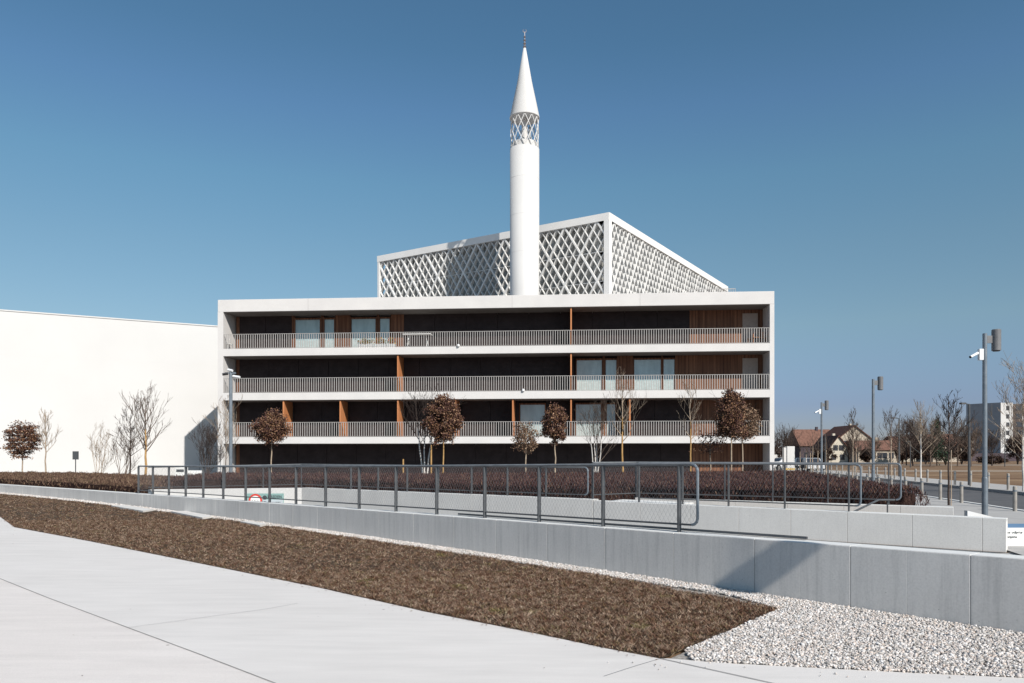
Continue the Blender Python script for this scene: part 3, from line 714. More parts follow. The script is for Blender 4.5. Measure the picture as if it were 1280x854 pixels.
# ------------------------------------------------------------------ white hall on the left
hd = Vector((1.9, 1)).normalized(); hn = Vector((hd.y, -hd.x)); hp0 = Vector((-29.7, 67.4))
A0 = hp0 - hd * 45; A1 = hp0 + hd * 16
M_hall = noisy('clean_white_render', (.565,.56,.55), (.585,.58,.57), .2, .75, .2, .1, .004, 25)
hall = lempty('white_hall', (A0.x, A0.y, 0), math.atan2(hd.y, hd.x)); LH = 61
MB().box((0, 0, -.1), (LH, 30, 13.42)).build('wall', M_hall, hall)
MB().box((-.05, -.06, 13.42), (LH + .05, 30, 13.52)).build('roof_edge', M_hall, hall)
m = MB()
for zz in (3.3, 6.6, 9.9): m.box((0, -.006, zz), (LH, 0.01, zz + .015))
for xx in np.arange(4, LH, 8.2): m.box((xx, -.006, 0), (xx + .015, .01, 13.4))
m.build('panel_joint', M_white, hall)
tag(hall, 'huge blank white rendered hall filling the left side', 'building')

# ------------------------------------------------------------------ apartment building
U0 = Vector((-21.8, 56.3)); U1 = Vector((18.4, 53.3)); ud = (U1 - U0).normalized(); LA = (U1 - U0).length
apt = lempty('apartment_building', (U0.x, U0.y, 0), math.atan2(ud.y, ud.x))
DP = 1.95; DEEP = 14.0
def up(px, v=0.0):       # facade coordinate at a pixel column, depth v behind the front
    k = (px - 640) / F; vd = Vector((-ud.y, ud.x)); o = U0 + vd * v
    return (k * o.y - o.x) / (ud.x - k * ud.y)
zs = [(2.60, 3.09), (5.81, 6.36), (9.08, 9.62)]
MB().box((0, 0, 12.36), (LA, DEEP, 13.26)).build('roof', M_fac, apt, bevel=.02)
for (a, b) in zs: MB().box((.40, 0.004, a), (LA - .30, DP + .05, b)).build('balcony_slab', M_fac, apt, bevel=.015)
MB().box((0, 0, -.1), (.42, DEEP, 12.36)).build('side_wall', M_fac, apt)
MB().box((LA - .31, 0, -.1), (LA, DEEP, 12.36)).build('side_wall', M_fac, apt)
MB().box((.4, DP + .3, -.1), (LA - .3, DEEP, 12.3)).build('core', M_black, apt)
for (a, b) in zs: MB().box((.425, .09, b - .01), (LA - .315, DP - .04, b + .012)).build('added_dark_floor', M_floor, apt)  # unseen dark sheet added to cut light bounced into the balconies
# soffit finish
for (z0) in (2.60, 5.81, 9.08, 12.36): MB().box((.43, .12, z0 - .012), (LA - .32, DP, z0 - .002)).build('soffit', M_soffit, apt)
floors = [(-.05, 2.59), (3.09, 5.80), (6.36, 9.07), (9.62, 12.35)]
def back(fl, px0, px1, mat, name, proud=0.0, z0=None, z1=None, lab=None):
    a, b = up(px0, DP), up(px1, DP); za, zb = floors[fl]; za = za if z0 is None else za + z0; zb = zb - .003 if z1 is None else z1 + floors[fl][0]
    o = MB().box((a, DP - proud, za), (b, DP + .12, zb)).build(name, mat, apt)
    if lab: o['label'] = lab
    return o
def wood_panel(fl, a, b): return back(fl, a, b, M_wood, 'timber_wall', .02)
def black_panels(fl, a, b):
    ua, ub = up(a, DP), up(b, DP); n = max(1, round((ub - ua) / 2.25)); m = MB(); za, zb = floors[fl]
    for k in range(n):
        p, q = ua + (ub - ua) * k / n, ua + (ub - ua) * (k + 1) / n
        m.box((p + .012, DP - .03, za), (q - .012, DP + .1, zb - .003))
        for j in range(7): m.box((p + .05, DP - .045, za + .2 + j * .36), (q - .05, DP - .03, za + .22 + j * .36))
    o = m.build('dark_shutter', M_black, apt); return o
def window(fl, px0, px1):
    a, b = up(px0, DP), up(px1, DP); za, zb = floors[fl]; t = .07
    m = MB(); m.box((a - t, DP - .06, za), (a, DP + .1, zb - .18)); m.box((b, DP - .06, za), (b + t, DP + .1, zb - .18)); m.box((a, DP - .06, zb - .30), (b, DP + .1, zb - .18)); m.box((a, DP - .06, za), (b, DP + .1, za + .07))
    f = m.build('window', M_wood, apt)
    MB().box((a, DP + .0, za + .07), (b, DP + .04, zb - .30)).build('pane', M_glass, f)
    MB().box((a + .03, DP - .004, za + .09), (b - .03, DP + .0, za + .85)).build('blind', M_curt, f)
for fl in range(4): wood_panel(fl, 295.5, 299.5)
# top floor
black_panels(3, 299.5, 365); wood_panel(3, 365, 368.2); window(3, 369.4, 400); wood_panel(3, 401.5, 404.5); window(3, 405.8, 417.8); wood_panel(3, 419, 438)
window(3, 439.6, 469.6); wood_panel(3, 471, 474); window(3, 475.2, 487); wood_panel(3, 488.5, 505); black_panels(3, 505, 862); wood_panel(3, 862, 960)
# second floor
black_panels(2, 299.5, 718); window(2, 721, 752.2); wood_panel(2, 753.5, 756); window(2, 757.2, 770.4); wood_panel(2, 771.5, 791.5); window(2, 792.8, 826); wood_panel(2, 827.2, 828.2); window(2, 829.4, 843); wood_panel(2, 844.3, 960)
# first floor
black_panels(1, 299.5, 649); window(1, 650.5, 681); black_panels(1, 682.3, 718); window(1, 720, 751); wood_panel(1, 752.2, 757); window(1, 758.5, 769); wood_panel(1, 770.2, 772); black_panels(1, 772.5, 864); wood_panel(1, 864, 960)
black_panels(0, 299.5, 865); wood_panel(0, 865, 960)
# sliding translucent screens at the right end
M_screen = noisy('pale_screen', (.40,.33,.29), (.46,.39,.34), 6, .7, .2, 0)
for fl in (2, 3): back(fl, 928, 947, M_screen, 'sliding_screen', .05, .05, 2.45)
# timber fins
def fin(fl, px):
    u = up(px, .15); za, zb = floors[fl]
    MB().box((u, .13, za), (u + .10, DP - .07, zb - .015)).build('timber_fin', M_fin, apt)
for p in (353.5, 424.5, 496.5, 568.5, 640.2, 713, 786.5): fin(1, p)
for p in (496.5, 713): fin(2, p)
fin(3, 713)
# balcony railings
for k, (a, z) in enumerate(((0, 3.09), (1, 6.36), (2, 9.62))):
    m = MB(); x0, x1 = .44, LA - .33; m.box((x0, .02, z + 1.06), (x1, .075, z + 1.09)); m.box((x0, .03, z + .03), (x1, .065, z + .055))
    nb = int((x1 - x0) / .17)
    for i in range(nb + 1):
        x = x0 + .02 + (x1 - x0 - .04) * i / nb; m.box((x - .021, .03, z + .05), (x + .021, .062, z + 1.062))
    if k < 0: pass
    m.build('railing', M_rail, apt)
# rooftop railing block
m = MB(); ra, rb = up(858, 1.2), up(919, 1.2)
m.box((ra, 1.2, 13.26), (rb, 5.2, 13.50)); o = m.build('roof_curb', M_white, apt)
m = MB()
for i in range(28): x = ra + (rb - ra) * i / 27; m.box((x - .012, 1.1, 13.26), (x + .012, 1.13, 13.70))
m.box((ra, 1.09, 13.69), (rb, 1.14, 13.73)); m.build('roof_railing', M_rail, apt)
m = MB()
for px in (385, 640, 800): x = up(px); m.box((x, -.003, 12.37), (x + .012, .01, 13.25))
m.build('facade_joint', M_soffit, apt)
tag(apt, 'four storey white apartment building with deep balconies and timber fins', 'building')
def apt_pt(px, v, z): u = up(px, v); vd = Vector((-ud.y, ud.x)); p = U0 + ud * u + vd * v; return Vector((p.x, p.y, z))
ANG = math.atan2(ud.y, ud.x)
# balcony things
def trestle_table(px, v, z, L, lab):
    c = apt_pt(px, v, z); t = lempty('trestle_table', c, ANG)
    MB().box((-L/2, -.35, .98), (L/2, .35, 1.03)).build('table_top', M_paintw, t)
    for s in (-1, 1):
        m = MB(); m.tube((s * L * .36, -.3, 0), (s * L * .30, 0, .98), .03); m.tube((s * L * .36, .3, 0), (s * L * .30, 0, .98), .03); m.tube((s*L*.34, -.2, .3), (s*L*.34, .2, .3), .02)
        m.build('leg', M_paintw, t)
    tag(t, lab, 'table')
trestle_table(522, .75, 9.62, 2.1, 'high white trestle table on the top floor balcony')
def chair(px, v, z, rz, lab, mat=M_paintw, grp='balcony chairs'):
    c = apt_pt(px, v, z); t = lempty('balcony_chair', c, ANG + rz)
    MB().box((-.24, -.24, .42), (.24, .24, .46)).build('seat', mat, t)
    m = MB(); 
    for i in range(5): m.box((-.22 + i * .1, .21, .46), (-.18 + i * .1, .24, .86))
    m.box((-.24, .205, .84), (.24, .245, .90)); m.build('backrest', mat, t)
    for sx in (-1, 1):
        for sy in (-1, 1): MB().tube((sx * .22, sy * .22, 0), (sx * .2, sy * .2, .42), .018).build('leg', mat, t)
    tag(t, lab, 'chair', grp)
chair(285.5, .7, 9.62, R(60), 'pale chair at the left end of the top balcony')
chair(938, 1.0, 9.62, R(-90), 'timber chair left of the small balcony table, top floor', M_fin)
chair(957, .9, 9.62, R(100), 'timber chair at the far right end of the top balcony', M_fin)
c = apt_pt(946, 1.0, 9.62); t = lempty('balcony_table', c, ANG)
MB().box((-.35, -.3, .50), (.35, .3, .54)).build('table_top', M_fin, t)
for sx in (-1, 1):
    for sy in (-1, 1): MB().tube((sx * .3, sy * .25, 0), (sx * .3, sy * .25, .5), .02).build('leg', M_fin, t)
tag(t, 'small low timber table between two chairs on the top balcony', 'table')
def planter(px, L, n, lab, mat=M_flower, z=9.62, v=.35):
    c = apt_pt(px, v, z); t = lempty('flower_box', c, ANG)
    m = MB(); m.box((-L/2, -.14, 0), (L/2, .14, .05)); m.box((-L/2, -.14, .05), (L/2, -.11, .28)); m.box((-L/2, .11, .05), (L/2, .14, .28)); m.box((-L/2, -.11, .05), (-L/2+.03, .11, .28)); m.box((L/2-.03, -.11, .05), (L/2, .11, .28)); m.box((-L/2+.03, -.11, .05), (L/2-.03, .11, .24))
    m.build('trough', M_paintw, t)
    Cn = rng.normal(0, 1, (n, 3)) * np.array([L * .27, .08, .13]) + np.array([0, 0, .50]); Cn[:, 2] = np.clip(Cn[:, 2], .27, .95)
    V = leafquads(Cn, rng.uniform(.035, .07, n)); npmesh('flowers', V.reshape(-1, 3), np.arange(n * 4).reshape(-1, 4), mat, t)
    tag(t, lab, 'flower box', 'flower boxes on the top balcony')
def leafquads(C, s):
    n = len(C); a = rng.normal(0, 1, (n, 3)); a /= np.linalg.norm(a, axis=1)[:, None]; b = rng.normal(0, 1, (n, 3)); b -= a * np.sum(a * b, 1)[:, None]; b /= np.linalg.norm(b, axis=1)[:, None]
    s = s[:, None]; C = np.asarray(C)
    return np.stack([C - a * s, C - b * s * .6, C + a * s, C + b * s * .6], 1)
planter(457, 1.1, 350, 'white flower box with red and green flowers, left one')
planter(476, .9, 280, 'white flower box with orange blossom near the second window')
planter(489, .6, 160, 'smallest white flower box beside the timber wall panel')
for (px, v, fl, lab) in ((573, .12, 9.62, 'white floodlight on the edge of the top balcony slab'), (654, .12, 6.36, 'white floodlight on the edge of the second balcony slab')):
    c = apt_pt(px, v - .18, fl - .02); m = MB(); m.lathe(c, [(.0, 0), (.10, .01), (.10, .13), (.06, .17), (0, .18)], 10); m.box((c.x - .03, c.y, c.z), (c.x + .03, c.y + .2, c.z + .05)); tag(m.build('floodlight', M_cam), lab, 'light', 'small lights on the balcony edges')

# ------------------------------------------------------------------ mosque hall with lattice screen
mq = Vector((8.9, 69.5)); dl = Vector((-.8424, .5385)); dr = Vector((.5385, .8427)).normalized()
LL, LR, ZT = 28.4, 36.3, 24.0
mos = lempty('mosque', (mq.x, mq.y, 0), 0)
def face_matrix(d, left):      # x along face from the corner, y outward, z up
    if left: n = Vector((-.5385, -.8424))
    else: n = Vector((dr.y, -dr.x))
    M = Matrix(((d.x, n.x, 0, 0), (d.y, n.y, 0, 0), (0, 0, 1, 0), (0, 0, 0, 1))); return M
ML, MR = face_matrix(dl, True), face_matrix(dr, False)
def lattice(L, Mx, ztop, zbot, half_w, slope, thick, depth, proud=0.0, name='lattice_screen', phase=0.0, x0=.45):
    m = MB(); H = ztop - zbot; run = H / slope
    for sg in (1, -1):
        s = -run - half_w * 2 + phase
        while s < L + run + half_w * 2:
            # line starts at top (s, ztop) and goes down
            xa, za, xb, zb = s, ztop, s + sg * run, zbot
            t0, t1 = 0.0, 1.0
            for lim, up_ in ((x0, False), (L - .3, True)):
                fa = (lim - xa) / (xb - xa)
                if (xb > xa) != up_: t0 = max(t0, fa)
                else: t1 = min(t1, fa)
            if t1 > t0 + .01:
                p = Vector((xa + (xb - xa) * t0, 0, za + (zb - za) * t0)); q = Vector((xa + (xb - xa) * t1, 0, za + (zb - za) * t1))
                d = (q - p).normalized(); n = Vector((-d.z, 0, d.x)) * thick / 2
                o = proud + (.004 if sg > 0 else 0)
                vs = [p - n, q - n, q + n, p + n]; f0 = [v + Vector((0, -.12 + o, 0)) for v in vs]; f1 = [v + Vector((0, -.12 - depth, 0)) for v in vs]
                m.add([Mx @ v for v in f0 + f1], [(0,1,2,3), (4,7,6,5), (0,4,5,1), (1,5,6,2), (2,6,7,3), (3,7,4,0)])
            s += half_w * 2
    return m.build(name, M_lattice, mos)
for (L, Mx, nm) in ((LL, ML, 'l'), (LR, MR, 'r')):
    lattice(L, Mx, ZT - .62, 9.0, .425, 1.62, .055, .42, phase=.0)
    o = lattice(L, Mx, ZT - .62, 9.0, 1.70, 1.62, .15, .46, .03, 'lattice_rib', phase=.0)
    m = MB(); m.box((.05, -.0, ZT - .68), (L + .05, -1.4, ZT), Mx); m.build('parapet', M_parapet, mos)
    m = MB(); m.box((0, -.004, -.1), (.55, -.55, ZT - .66), Mx); m.build('corner_column', M_parapet, mos)
    m = MB(); m.box((L - .3, -.02, -.1), (L, -.5, ZT - .66), Mx); m.build('corner_column', M_parapet, mos)
    m = MB(); m.box((.6, -1.3, -.1), (L - .02, -1.9, ZT - .5), Mx); m.build('glass_wall', M_mosqglass, mos)
    m = MB()
    for zz in (ZT - .62 - 2.75, ZT - .62 - 5.5, ZT - .62 - 8.25): m.box((.5, -.40, zz - .04), (L - .4, -1.3, zz + .04), Mx)
    m.build('floor_plate', M_lattice, mos)
    # small panes lit and dark behind the screen
m = MB(); m.box((.02, -.02, ZT - .30), (LL - .5, -LR + .3, ZT - .05), Matrix(((dl.x, -dr.x, 0, 0), (dl.y, -dr.y, 0, 0), (0, 0, 1, 0), (0, 0, 0, 1)))); m.build('roof', M_white, mos)
tag(mos, 'white cube shaped prayer hall wrapped in a diamond lattice screen', 'building')

# ------------------------------------------------------------------ minaret
MY = 69.8; mc = (1.16, MY, 0); rM = 1.345
mn = lempty('minaret', mc)
zc0, zc1, ztip = zy(187.5, MY), zy(148.5, MY), zy(60.5, MY)
MB().lathe((0, 0, 0), [(rM, -.1), (rM, zc0)], 64).build('shaft', M_white, mn, smooth=False)
mn.children[0].data.polygons.foreach_set('use_smooth', [len(p.vertices) == 4 for p in mn.children[0].data.polygons])
m = MB()
for zz in np.arange(3.2, zc0, 3.4): m.lathe((0, 0, 0), [(rM + .003, zz), (rM + .003, zz + .025)], 48)
m.build('ring_joint', M_fac, mn)
m = MB(); nd = 12; Hc = zc1 - zc0
for sg in (1, -1):
    for k in range(nd):
        a0 = 2 * math.pi * k / nd; last = None
        for i in range(11):
            t = i / 10; a = a0 + sg * t * 2 * math.pi / nd * 2.0; p = Vector(((rM - .07) * math.cos(a), (rM - .07) * math.sin(a), zc0 + Hc * t))
            if last is not None: m.tube(last, p, .042, .042, 4, False)
            last = p
m.build('lattice_cage', M_white, mn)
MB().lathe((0, 0, zc0), [(rM - .16, 0), (rM - .16, .55), (rM - .22, .55), (rM - .22, .02)], 40).build('parapet_ring', M_white, mn)
MB().lathe((0, 0, zc0), [(.28, -.1), (.28, Hc + .1)], 16).build('inner_column', M_fac, mn)
m = MB()
for a in (0.5,):
    c_, s_ = math.cos(a) * .55, math.sin(a) * .55; m.box((c_ - .12, s_ - .12, zc0 + 1.2), (c_ + .12, s_ + .12, zc0 + 2.2)); m.box((c_ - .03, s_ - .03, zc0 + 2.2), (c_ + .03, s_ + .03, zc1))
m.build('loudspeaker', M_grey, mn)
cone = MB().lathe((0, 0, 0), [(rM - .3, zc1 + .0), (rM + .03, zc1 - .02), (rM + .03, zc1 + .06), (rM * .5, zc1 + (ztip - zc1) * .52), (.12, ztip)], 64).build('cone_roof', M_white, mn, smooth=False)
cone.data.polygons.foreach_set('use_smooth', [len(p.vertices) == 4 for p in cone.data.polygons])
m = MB(); z = ztip - .05
m.tube((0, 0, z), (0, 0, z + 1.55), .035, .03, 8)
for k, r in enumerate((.16, .14, .13, .11)):
    zz = z + .18 + k * .30; m.lathe((0, 0, zz), [(0, -.11), (r * .7, -.08), (r, 0), (r * .7, .08), (0, .11)], 14)
# crescent
n = 20; vs = []; fs = []
for k in range(n + 1):
    a = R(-60) + R(300) * k / n + R(30 + 60 - 0); a = R(110) + R(320) * k / n
    t_ = .045 * math.sin(math.pi * k / n) + .004
    for r_, y_ in ((.16 - t_, -.012), (.16 + t_ * .6, -.012), (.16 + t_ * .6, .012), (.16 - t_, .012)):
        vs.append((r_ * math.cos(a), y_, z + 1.66 + r_ * math.sin(a)))
for k in range(n):
    for j in range(4): fs.append((k*4 + j, k*4 + (j+1) % 4, (k+1)*4 + (j+1) % 4, (k+1)*4 + j))
m.add(vs, fs); m.build('finial', M_gold, mn)
tag(mn, 'tall white round minaret with lattice gallery and pointed cone', 'minaret')

# ------------------------------------------------------------------ trees
def branch(m, p, d, L, r, depth, rnd, spread=.5, up=.25, nseg=4, kids=(3, 5), tips=None, shrink=.62, thin=.55, rmin=.006, sides=5):
    last = Vector(p); dd = Vector(d).normalized(); r0 = r; pts = [(last.copy(), dd.copy(), r0)]
    for i in range(nseg):
        dd = (dd + Vector((rnd.gauss(0, .10), rnd.gauss(0, .10), rnd.gauss(0, .06) + up * .25))).normalized()
        nx = last + dd * (L / nseg); r1 = max(rmin * .8, r * (1 - (i + 1) / nseg * .65))
        m.tube(last, nx, r0, r1, sides if r0 > .015 else 3, False)
        last = nx; r0 = r1; pts.append((last.copy(), dd.copy(), r0))
    if tips is not None: tips.extend([q[0] for q in pts[2:]])
    if depth <= 0: return
    for k in range(rnd.randint(*kids)):
        i = rnd.randint(1, nseg); q, qd, qr = pts[i]
        side = qd.orthogonal().normalized(); side.rotate(Matrix.Rotation(rnd.uniform(0, 2 * math.pi), 3, qd))
        nd = (qd * (1 - spread * .5) + side * spread * rnd.uniform(.7, 1.2) + Vector((0, 0, up * .6))).normalized()
        branch(m, q, nd, L * shrink * rnd.uniform(.75, 1.2), max(rmin, qr * thin), depth - 1, rnd, spread, up, max(2, nseg - 1), kids, tips, shrink, thin, rmin, sides)
def bare_tree(name, pos, H, width, clear, seed, label, cat='tree', tmat=M_bark, bmat=M_bark, depth=3, limbs=14, r=.055, up=.35, spread=.55, group=None, angle=.9, rmin=.008, stems=1, lean=0):
    rnd = random.Random(seed); root = empty(name, pos); base = Vector(pos)
    tm = MB(); bm = MB()
    for s in range(stems):
        a = (math.pi * (1 - s / (stems - 1)) + rnd.uniform(-.35, .35)) if stems > 1 else 0; off = Vector((math.cos(a), math.sin(a), 0))
        last = base + off * (.08 if stems > 1 else 0); n = 9; pts = [last.copy()]; top = H * (rnd.uniform(.8, 1) if stems > 1 else 1)
        for i in range(n):
            t = (i + 1) / n
            nx = base + Vector((0, 0, top * t)) + (off * (lean * t ** .8) if stems > 1 else Vector((lean * t, 0, 0))) + Vector((rnd.gauss(0, .012 * H * .3), rnd.gauss(0, .012 * H * .3), 0))
            tgt = tm if (t <= clear + .12 or t < .75) else bm
            tgt.tube(last, nx, r * (1 - .8 * (i / n)), r * (1 - .8 * t), 8, False); last = nx; pts.append(nx.copy())
        nl = max(3, limbs // stems)
        for k in range(nl):
            t = clear + (1 - clear) * ((k + rnd.random()) / nl) * .92; f = t * n; i = int(f); q = pts[i].lerp(pts[min(i + 1, n)], f - i)
            a = k * 2.4 + rnd.uniform(-.4, .4); tt = (t - clear) / (1 - clear)
            ln = width * (.62 - .35 * tt) * rnd.uniform(.8, 1.15)
            d = Vector((math.cos(a), math.sin(a), angle + .9 * tt)).normalized()
            branch(bm, q, d, ln * math.sqrt(1 + angle * .4), max(rmin * 1.5, r * .42 * (1 - tt * .6)), depth - 1, rnd, spread, up, 4, (3, 5), None, .55, .6, rmin)
    tm.build('trunk', tmat, root, smooth=True); bm.build('crown', bmat, root)
    tag(root, label, cat, group); return root
def leafy_tree(name, pos, cz0, cz1, width, seed, label, lmat=M_leafbrown, tmat=M_bark, n=4200, shape='ball', size=(.05, .10), tiers=0, r=.045, group=None, hollow=.35, extra=None):
    rnd = random.Random(seed); rs = np.random.default_rng(seed); root = empty(name, pos); base = Vector(pos)
    tm = MB(); bm = MB(); H = cz1 - cz0; last = base.copy()
    for i in range(8):
        t = (i + 1) / 8; nx = base + Vector((rnd.gauss(0, .015), rnd.gauss(0, .015), (cz1 - .15 * H) * t)); tm.tube(last, nx, r * (1 - .6 * i / 8), r * (1 - .6 * t), 8, False); last = nx
    for k in range(22):
        z = cz0 + H * rnd.uniform(.02, .75); a = k * 2.4; branch(bm, base + Vector((0, 0, z)), (math.cos(a), math.sin(a), .5), width * .42, .014, 1, rnd, .6, .25, 3, (2, 3), None, .6, .6, .006)
    # clump centres spread through the crown
    nc = int(100 if not tiers else 140); n = int(n * (2.1 if not tiers else 1.2)); c = rs.normal(0, 1, (nc, 3)); c /= np.linalg.norm(c, axis=1)[:, None]; c *= rs.uniform(hollow, 1, (nc, 1)) ** .6
    if shape == 'ball': sc = np.array([width / 2, width / 2, H / 2]); 
    else: sc = np.array([width / 2, width / 2, H / 2])
    c = c * sc * .88
    if shape == 'square': c = np.clip(c * 1.25, -sc * .88, sc * .88)
    if shape == 'cone': tz = (c[:, 2] / (H / 2) + 1) / 2; kf = np.clip(1.15 - .8 * tz, .2, 1.05)[:, None]; c[:, :2] *= kf
    if shape == 'egg': tz = (c[:, 2] / (H / 2) + 1) / 2; kf = np.clip(1.08 - .28 * tz, .3, 1.1)[:, None]; c[:, :2] *= kf
    c += rs.normal(0, .035 * width, c.shape)
    if tiers: c[:, 2] = np.round(c[:, 2] / (H / tiers)) * (H / tiers) + rs.normal(0, .02, nc)
    idx = rs.integers(0, nc, n); sg = width * .056; P = c[idx] + rs.normal(0, 1, (n, 3)) * np.array([sg * (1.6 if tiers else 1), sg * (1.6 if tiers else 1), sg * (.75 if tiers else 1)])
    P += np.array([base.x, base.y, base.z + cz0 + H / 2])
    global rng
    V = leafquads(P, rs.uniform(*size, n) * (.66 if not tiers else .9))
    tm.build('trunk', tmat, root, smooth=True); bm.build('branches', M_barkdark, root)
    npmesh('crown', V.reshape(-1, 3), np.arange(n * 4).reshape(-1, 4), lmat, root)
    tag(root, label, 'tree', group); return root
def px2(px, Y): p = at(px, Y); return (p.x, p.y, 0)
# before the apartment building
YT = 40.0
def zt_(py, Y=YT): return zy(py, Y)
leafy_tree('small_leafy_tree', px2(339, YT), zt_(560), zt_(514), 2.0, 3, 'round brown leafed tree by the left end of the balconies', n=3600, tmat=M_barkpale)
leafy_tree('small_leafy_tree', px2(554, YT), zt_(557), zt_(494), 2.3, 4, 'largest dark brown leafed tree beside the white stemmed birch', n=6500, tmat=M_barkgold, shape='egg')
leafy_tree('small_leafy_tree', px2(657, YT), zt_(570), zt_(525), 1.55, 5, 'sparse pale brown leafed tree under the reflecting window', M_leaftan, M_barkpale, 1300, size=(.045, .085))
leafy_tree('small_leafy_tree', px2(694, YT), zt_(557), zt_(504), 1.55, 6, 'narrow dark brown leafed tree right of the reflecting window', n=3600, tmat=M_barkpale, shape='egg')
leafy_tree('small_leafy_tree', px2(914, YT), zt_(556), zt_(484), 2.2, 8, 'tallest pointed brown leafed tree at the right end of the balconies', n=4800, tmat=M_barkpale, shape='cone')
leafy_tree('small_leafy_tree', px2(928, YT + 1.2), zt_(556, YT+1.2), zt_(503, YT+1.2), 2.0, 9, 'lighter brown leafed tree partly behind the pointed one', M_leaftan, M_barkpale, 3000)
leafy_tree('small_leafy_tree', px2(888, YT + 1.0), zt_(568, YT+1), zt_(540, YT+1), 1.9, 10, 'thin tree with a few flat tiers of dry leaves', M_leafbrown, M_barkpale, 420, tiers=3, size=(.04, .08))
bare_tree('birch_tree', px2(531, YT + .6), 5.1, 2.3, .42, 21, 'three stemmed white birch with bare twigs beside the largest brown tree', tmat=M_birch, bmat=M_barkdark, stems=3, limbs=24, r=.05, lean=.55, up=.5, rmin=.006)
bare_tree('birch_tree', px2(745, YT), 4.6, 2.2, .35, 22, 'multi stemmed white birch with bare twigs between two fins', tmat=M_birch, bmat=M_bark, stems=4, limbs=24, r=.04, lean=.42, up=.5, rmin=.006)
bare_tree('bare_tree', px2(778, YT), zt_(478), 2.2, .42, 23, 'bare golden trunked tree reaching the second balcony', tmat=M_barkgold, bmat=M_barkpale, limbs=12, r=.065, up=.5, rmin=.006)
bare_tree('bare_tree', px2(863, YT), zt_(486), 1.8, .45, 24, 'slender bare tree with yellowish trunk before the timber wall', tmat=M_barkgold, bmat=M_barkpale, limbs=10, r=.055, up=.5, rmin=.006)
bare_tree('bare_tree', px2(282, YT - 2), 4.4, 1.9, .30, 25, 'small bare sapling in front of the left end wall of balconies', bmat=M_barkpale, limbs=12, r=.03, up=.4)
for px, lab in ((539, 'golden timber stake beside the white birch stems'), (504, 'thin timber stake left of the white birch')):
    m = MB(); p = Vector(px2(px, YT - .3)); hh = zt_(556) if px == 539 else zt_(574); m.tube(p, p + Vector((0, 0, hh)), .045, .04, 8); tag(m.build('tree_stake', M_barkgold), lab, 'stake', 'timber tree stakes')
# left group, before the white hall
YL = 46.0
leafy_tree('pleached_tree', px2(28, YL), zy(571, YL), zy(529, YL), 1.6, 31, 'squarish brown tree with leaves in flat tiers before white wall', M_leafbrown, M_barkpale, 5200, shape='square', tiers=8, size=(.04, .075))
bare_tree('bare_tree', px2(57, YL), zy(518, YL), 1.25, .42, 32, 'slim upright bare tree beside the tiered brown tree', tmat=M_barkpale, bmat=M_barkpale, limbs=16, r=.055, up=.6, rmin=.008)
bare_tree('bare_shrub', px2(123, YL), zy(536, YL), 1.8, .08, 33, 'pale many stemmed bare shrub right of the small signpost', 'shrub', M_barkpale, M_barkpale, stems=5, limbs=20, r=.022, lean=.5, up=.5, rmin=.006)
bare_tree('bare_shrub', px2(153, YL - 1), zy(545, YL), 2.0, .08, 34, 'low spreading bare shrub at the foot of the dark tree', 'shrub', M_bark, M_bark, stems=5, limbs=20, r=.024, lean=.6, up=.5, rmin=.006)
bare_tree('bare_tree', px2(163, YL), zy(519, YL), 1.9, .38, 35, 'small dark bare tree left of the tall golden trunked one', tmat=M_barkdark, bmat=M_barkdark, limbs=20, r=.06, up=.35, rmin=.008, angle=.5)
bare_tree('bare_tree', px2(182, YL), zy(503, YL), 2.7, .36, 36, 'tallest bare tree with golden trunk before the white wall', tmat=M_barkgold, bmat=M_bark, limbs=20, r=.085, up=.45, rmin=.009, angle=.8)
bare_tree('bare_shrub', px2(258, YL + 6), zy(533, YL + 6), 2.2, .06, 37, 'dark bare shrub in the shadow beside the building corner', 'shrub', M_barkdark, M_barkdark, stems=7, limbs=42, r=.03, lean=.6, up=.5, rmin=.009)
# trellis behind the shrub
tr = lempty('steel_trellis', px2(262, YL + 6.5), R(-4)); m = MB()
for i in range(6): m.box((-.75 + i * .3, 0, 0), (-.72 + i * .3, .03, 2.4))
m.build('upright', M_galv, tr); m = MB()
for i in range(9): m.box((-.76, -.032, .25 + i * .26), (.80, -.004, .275 + i * .26))
m.build('crossbar', M_galv, tr); tag(tr, 'steel trellis grid behind the shaded shrub', 'trellis')
# small signpost and boxes by the white wall
sp = lempty('signpost', px2(94.5, YL)); MB().tube((0, 0, 0), (0, 0, 1.55), .03, .03, 8).build('post', M_steel, sp); MB().box((-.16, -.05, 1.48), (.16, .05, 1.98)).build('sign_box', M_steel, sp)
tag(sp, 'small grey box sign on a post before the white wall', 'signpost')
ub = lempty('utility_cabinet', px2(227, YL + 5), R(-4)); MB().box((-.35, -.2, 0), (.35, .2, .95)).build('cabinet', M_paintw, ub, bevel=.02); MB().box((-.26, -.21, .62), (.26, -.202, .80)).build('grille', M_steel, ub)
tag(ub, 'white cabinet with dark grille at the foot of white wall', 'cabinet')
ub = lempty('white_bench', px2(243, YL + 5), R(-4)); MB().box((-.6, -.25, .35), (.6, .25, .72)).build('seat', M_paintw, ub, bevel=.05); MB().box((-.5, -.2, 0), (.5, .2, .35)).build('base', M_fac, ub)
tag(ub, 'low white block seat in the building shadow', 'bench')
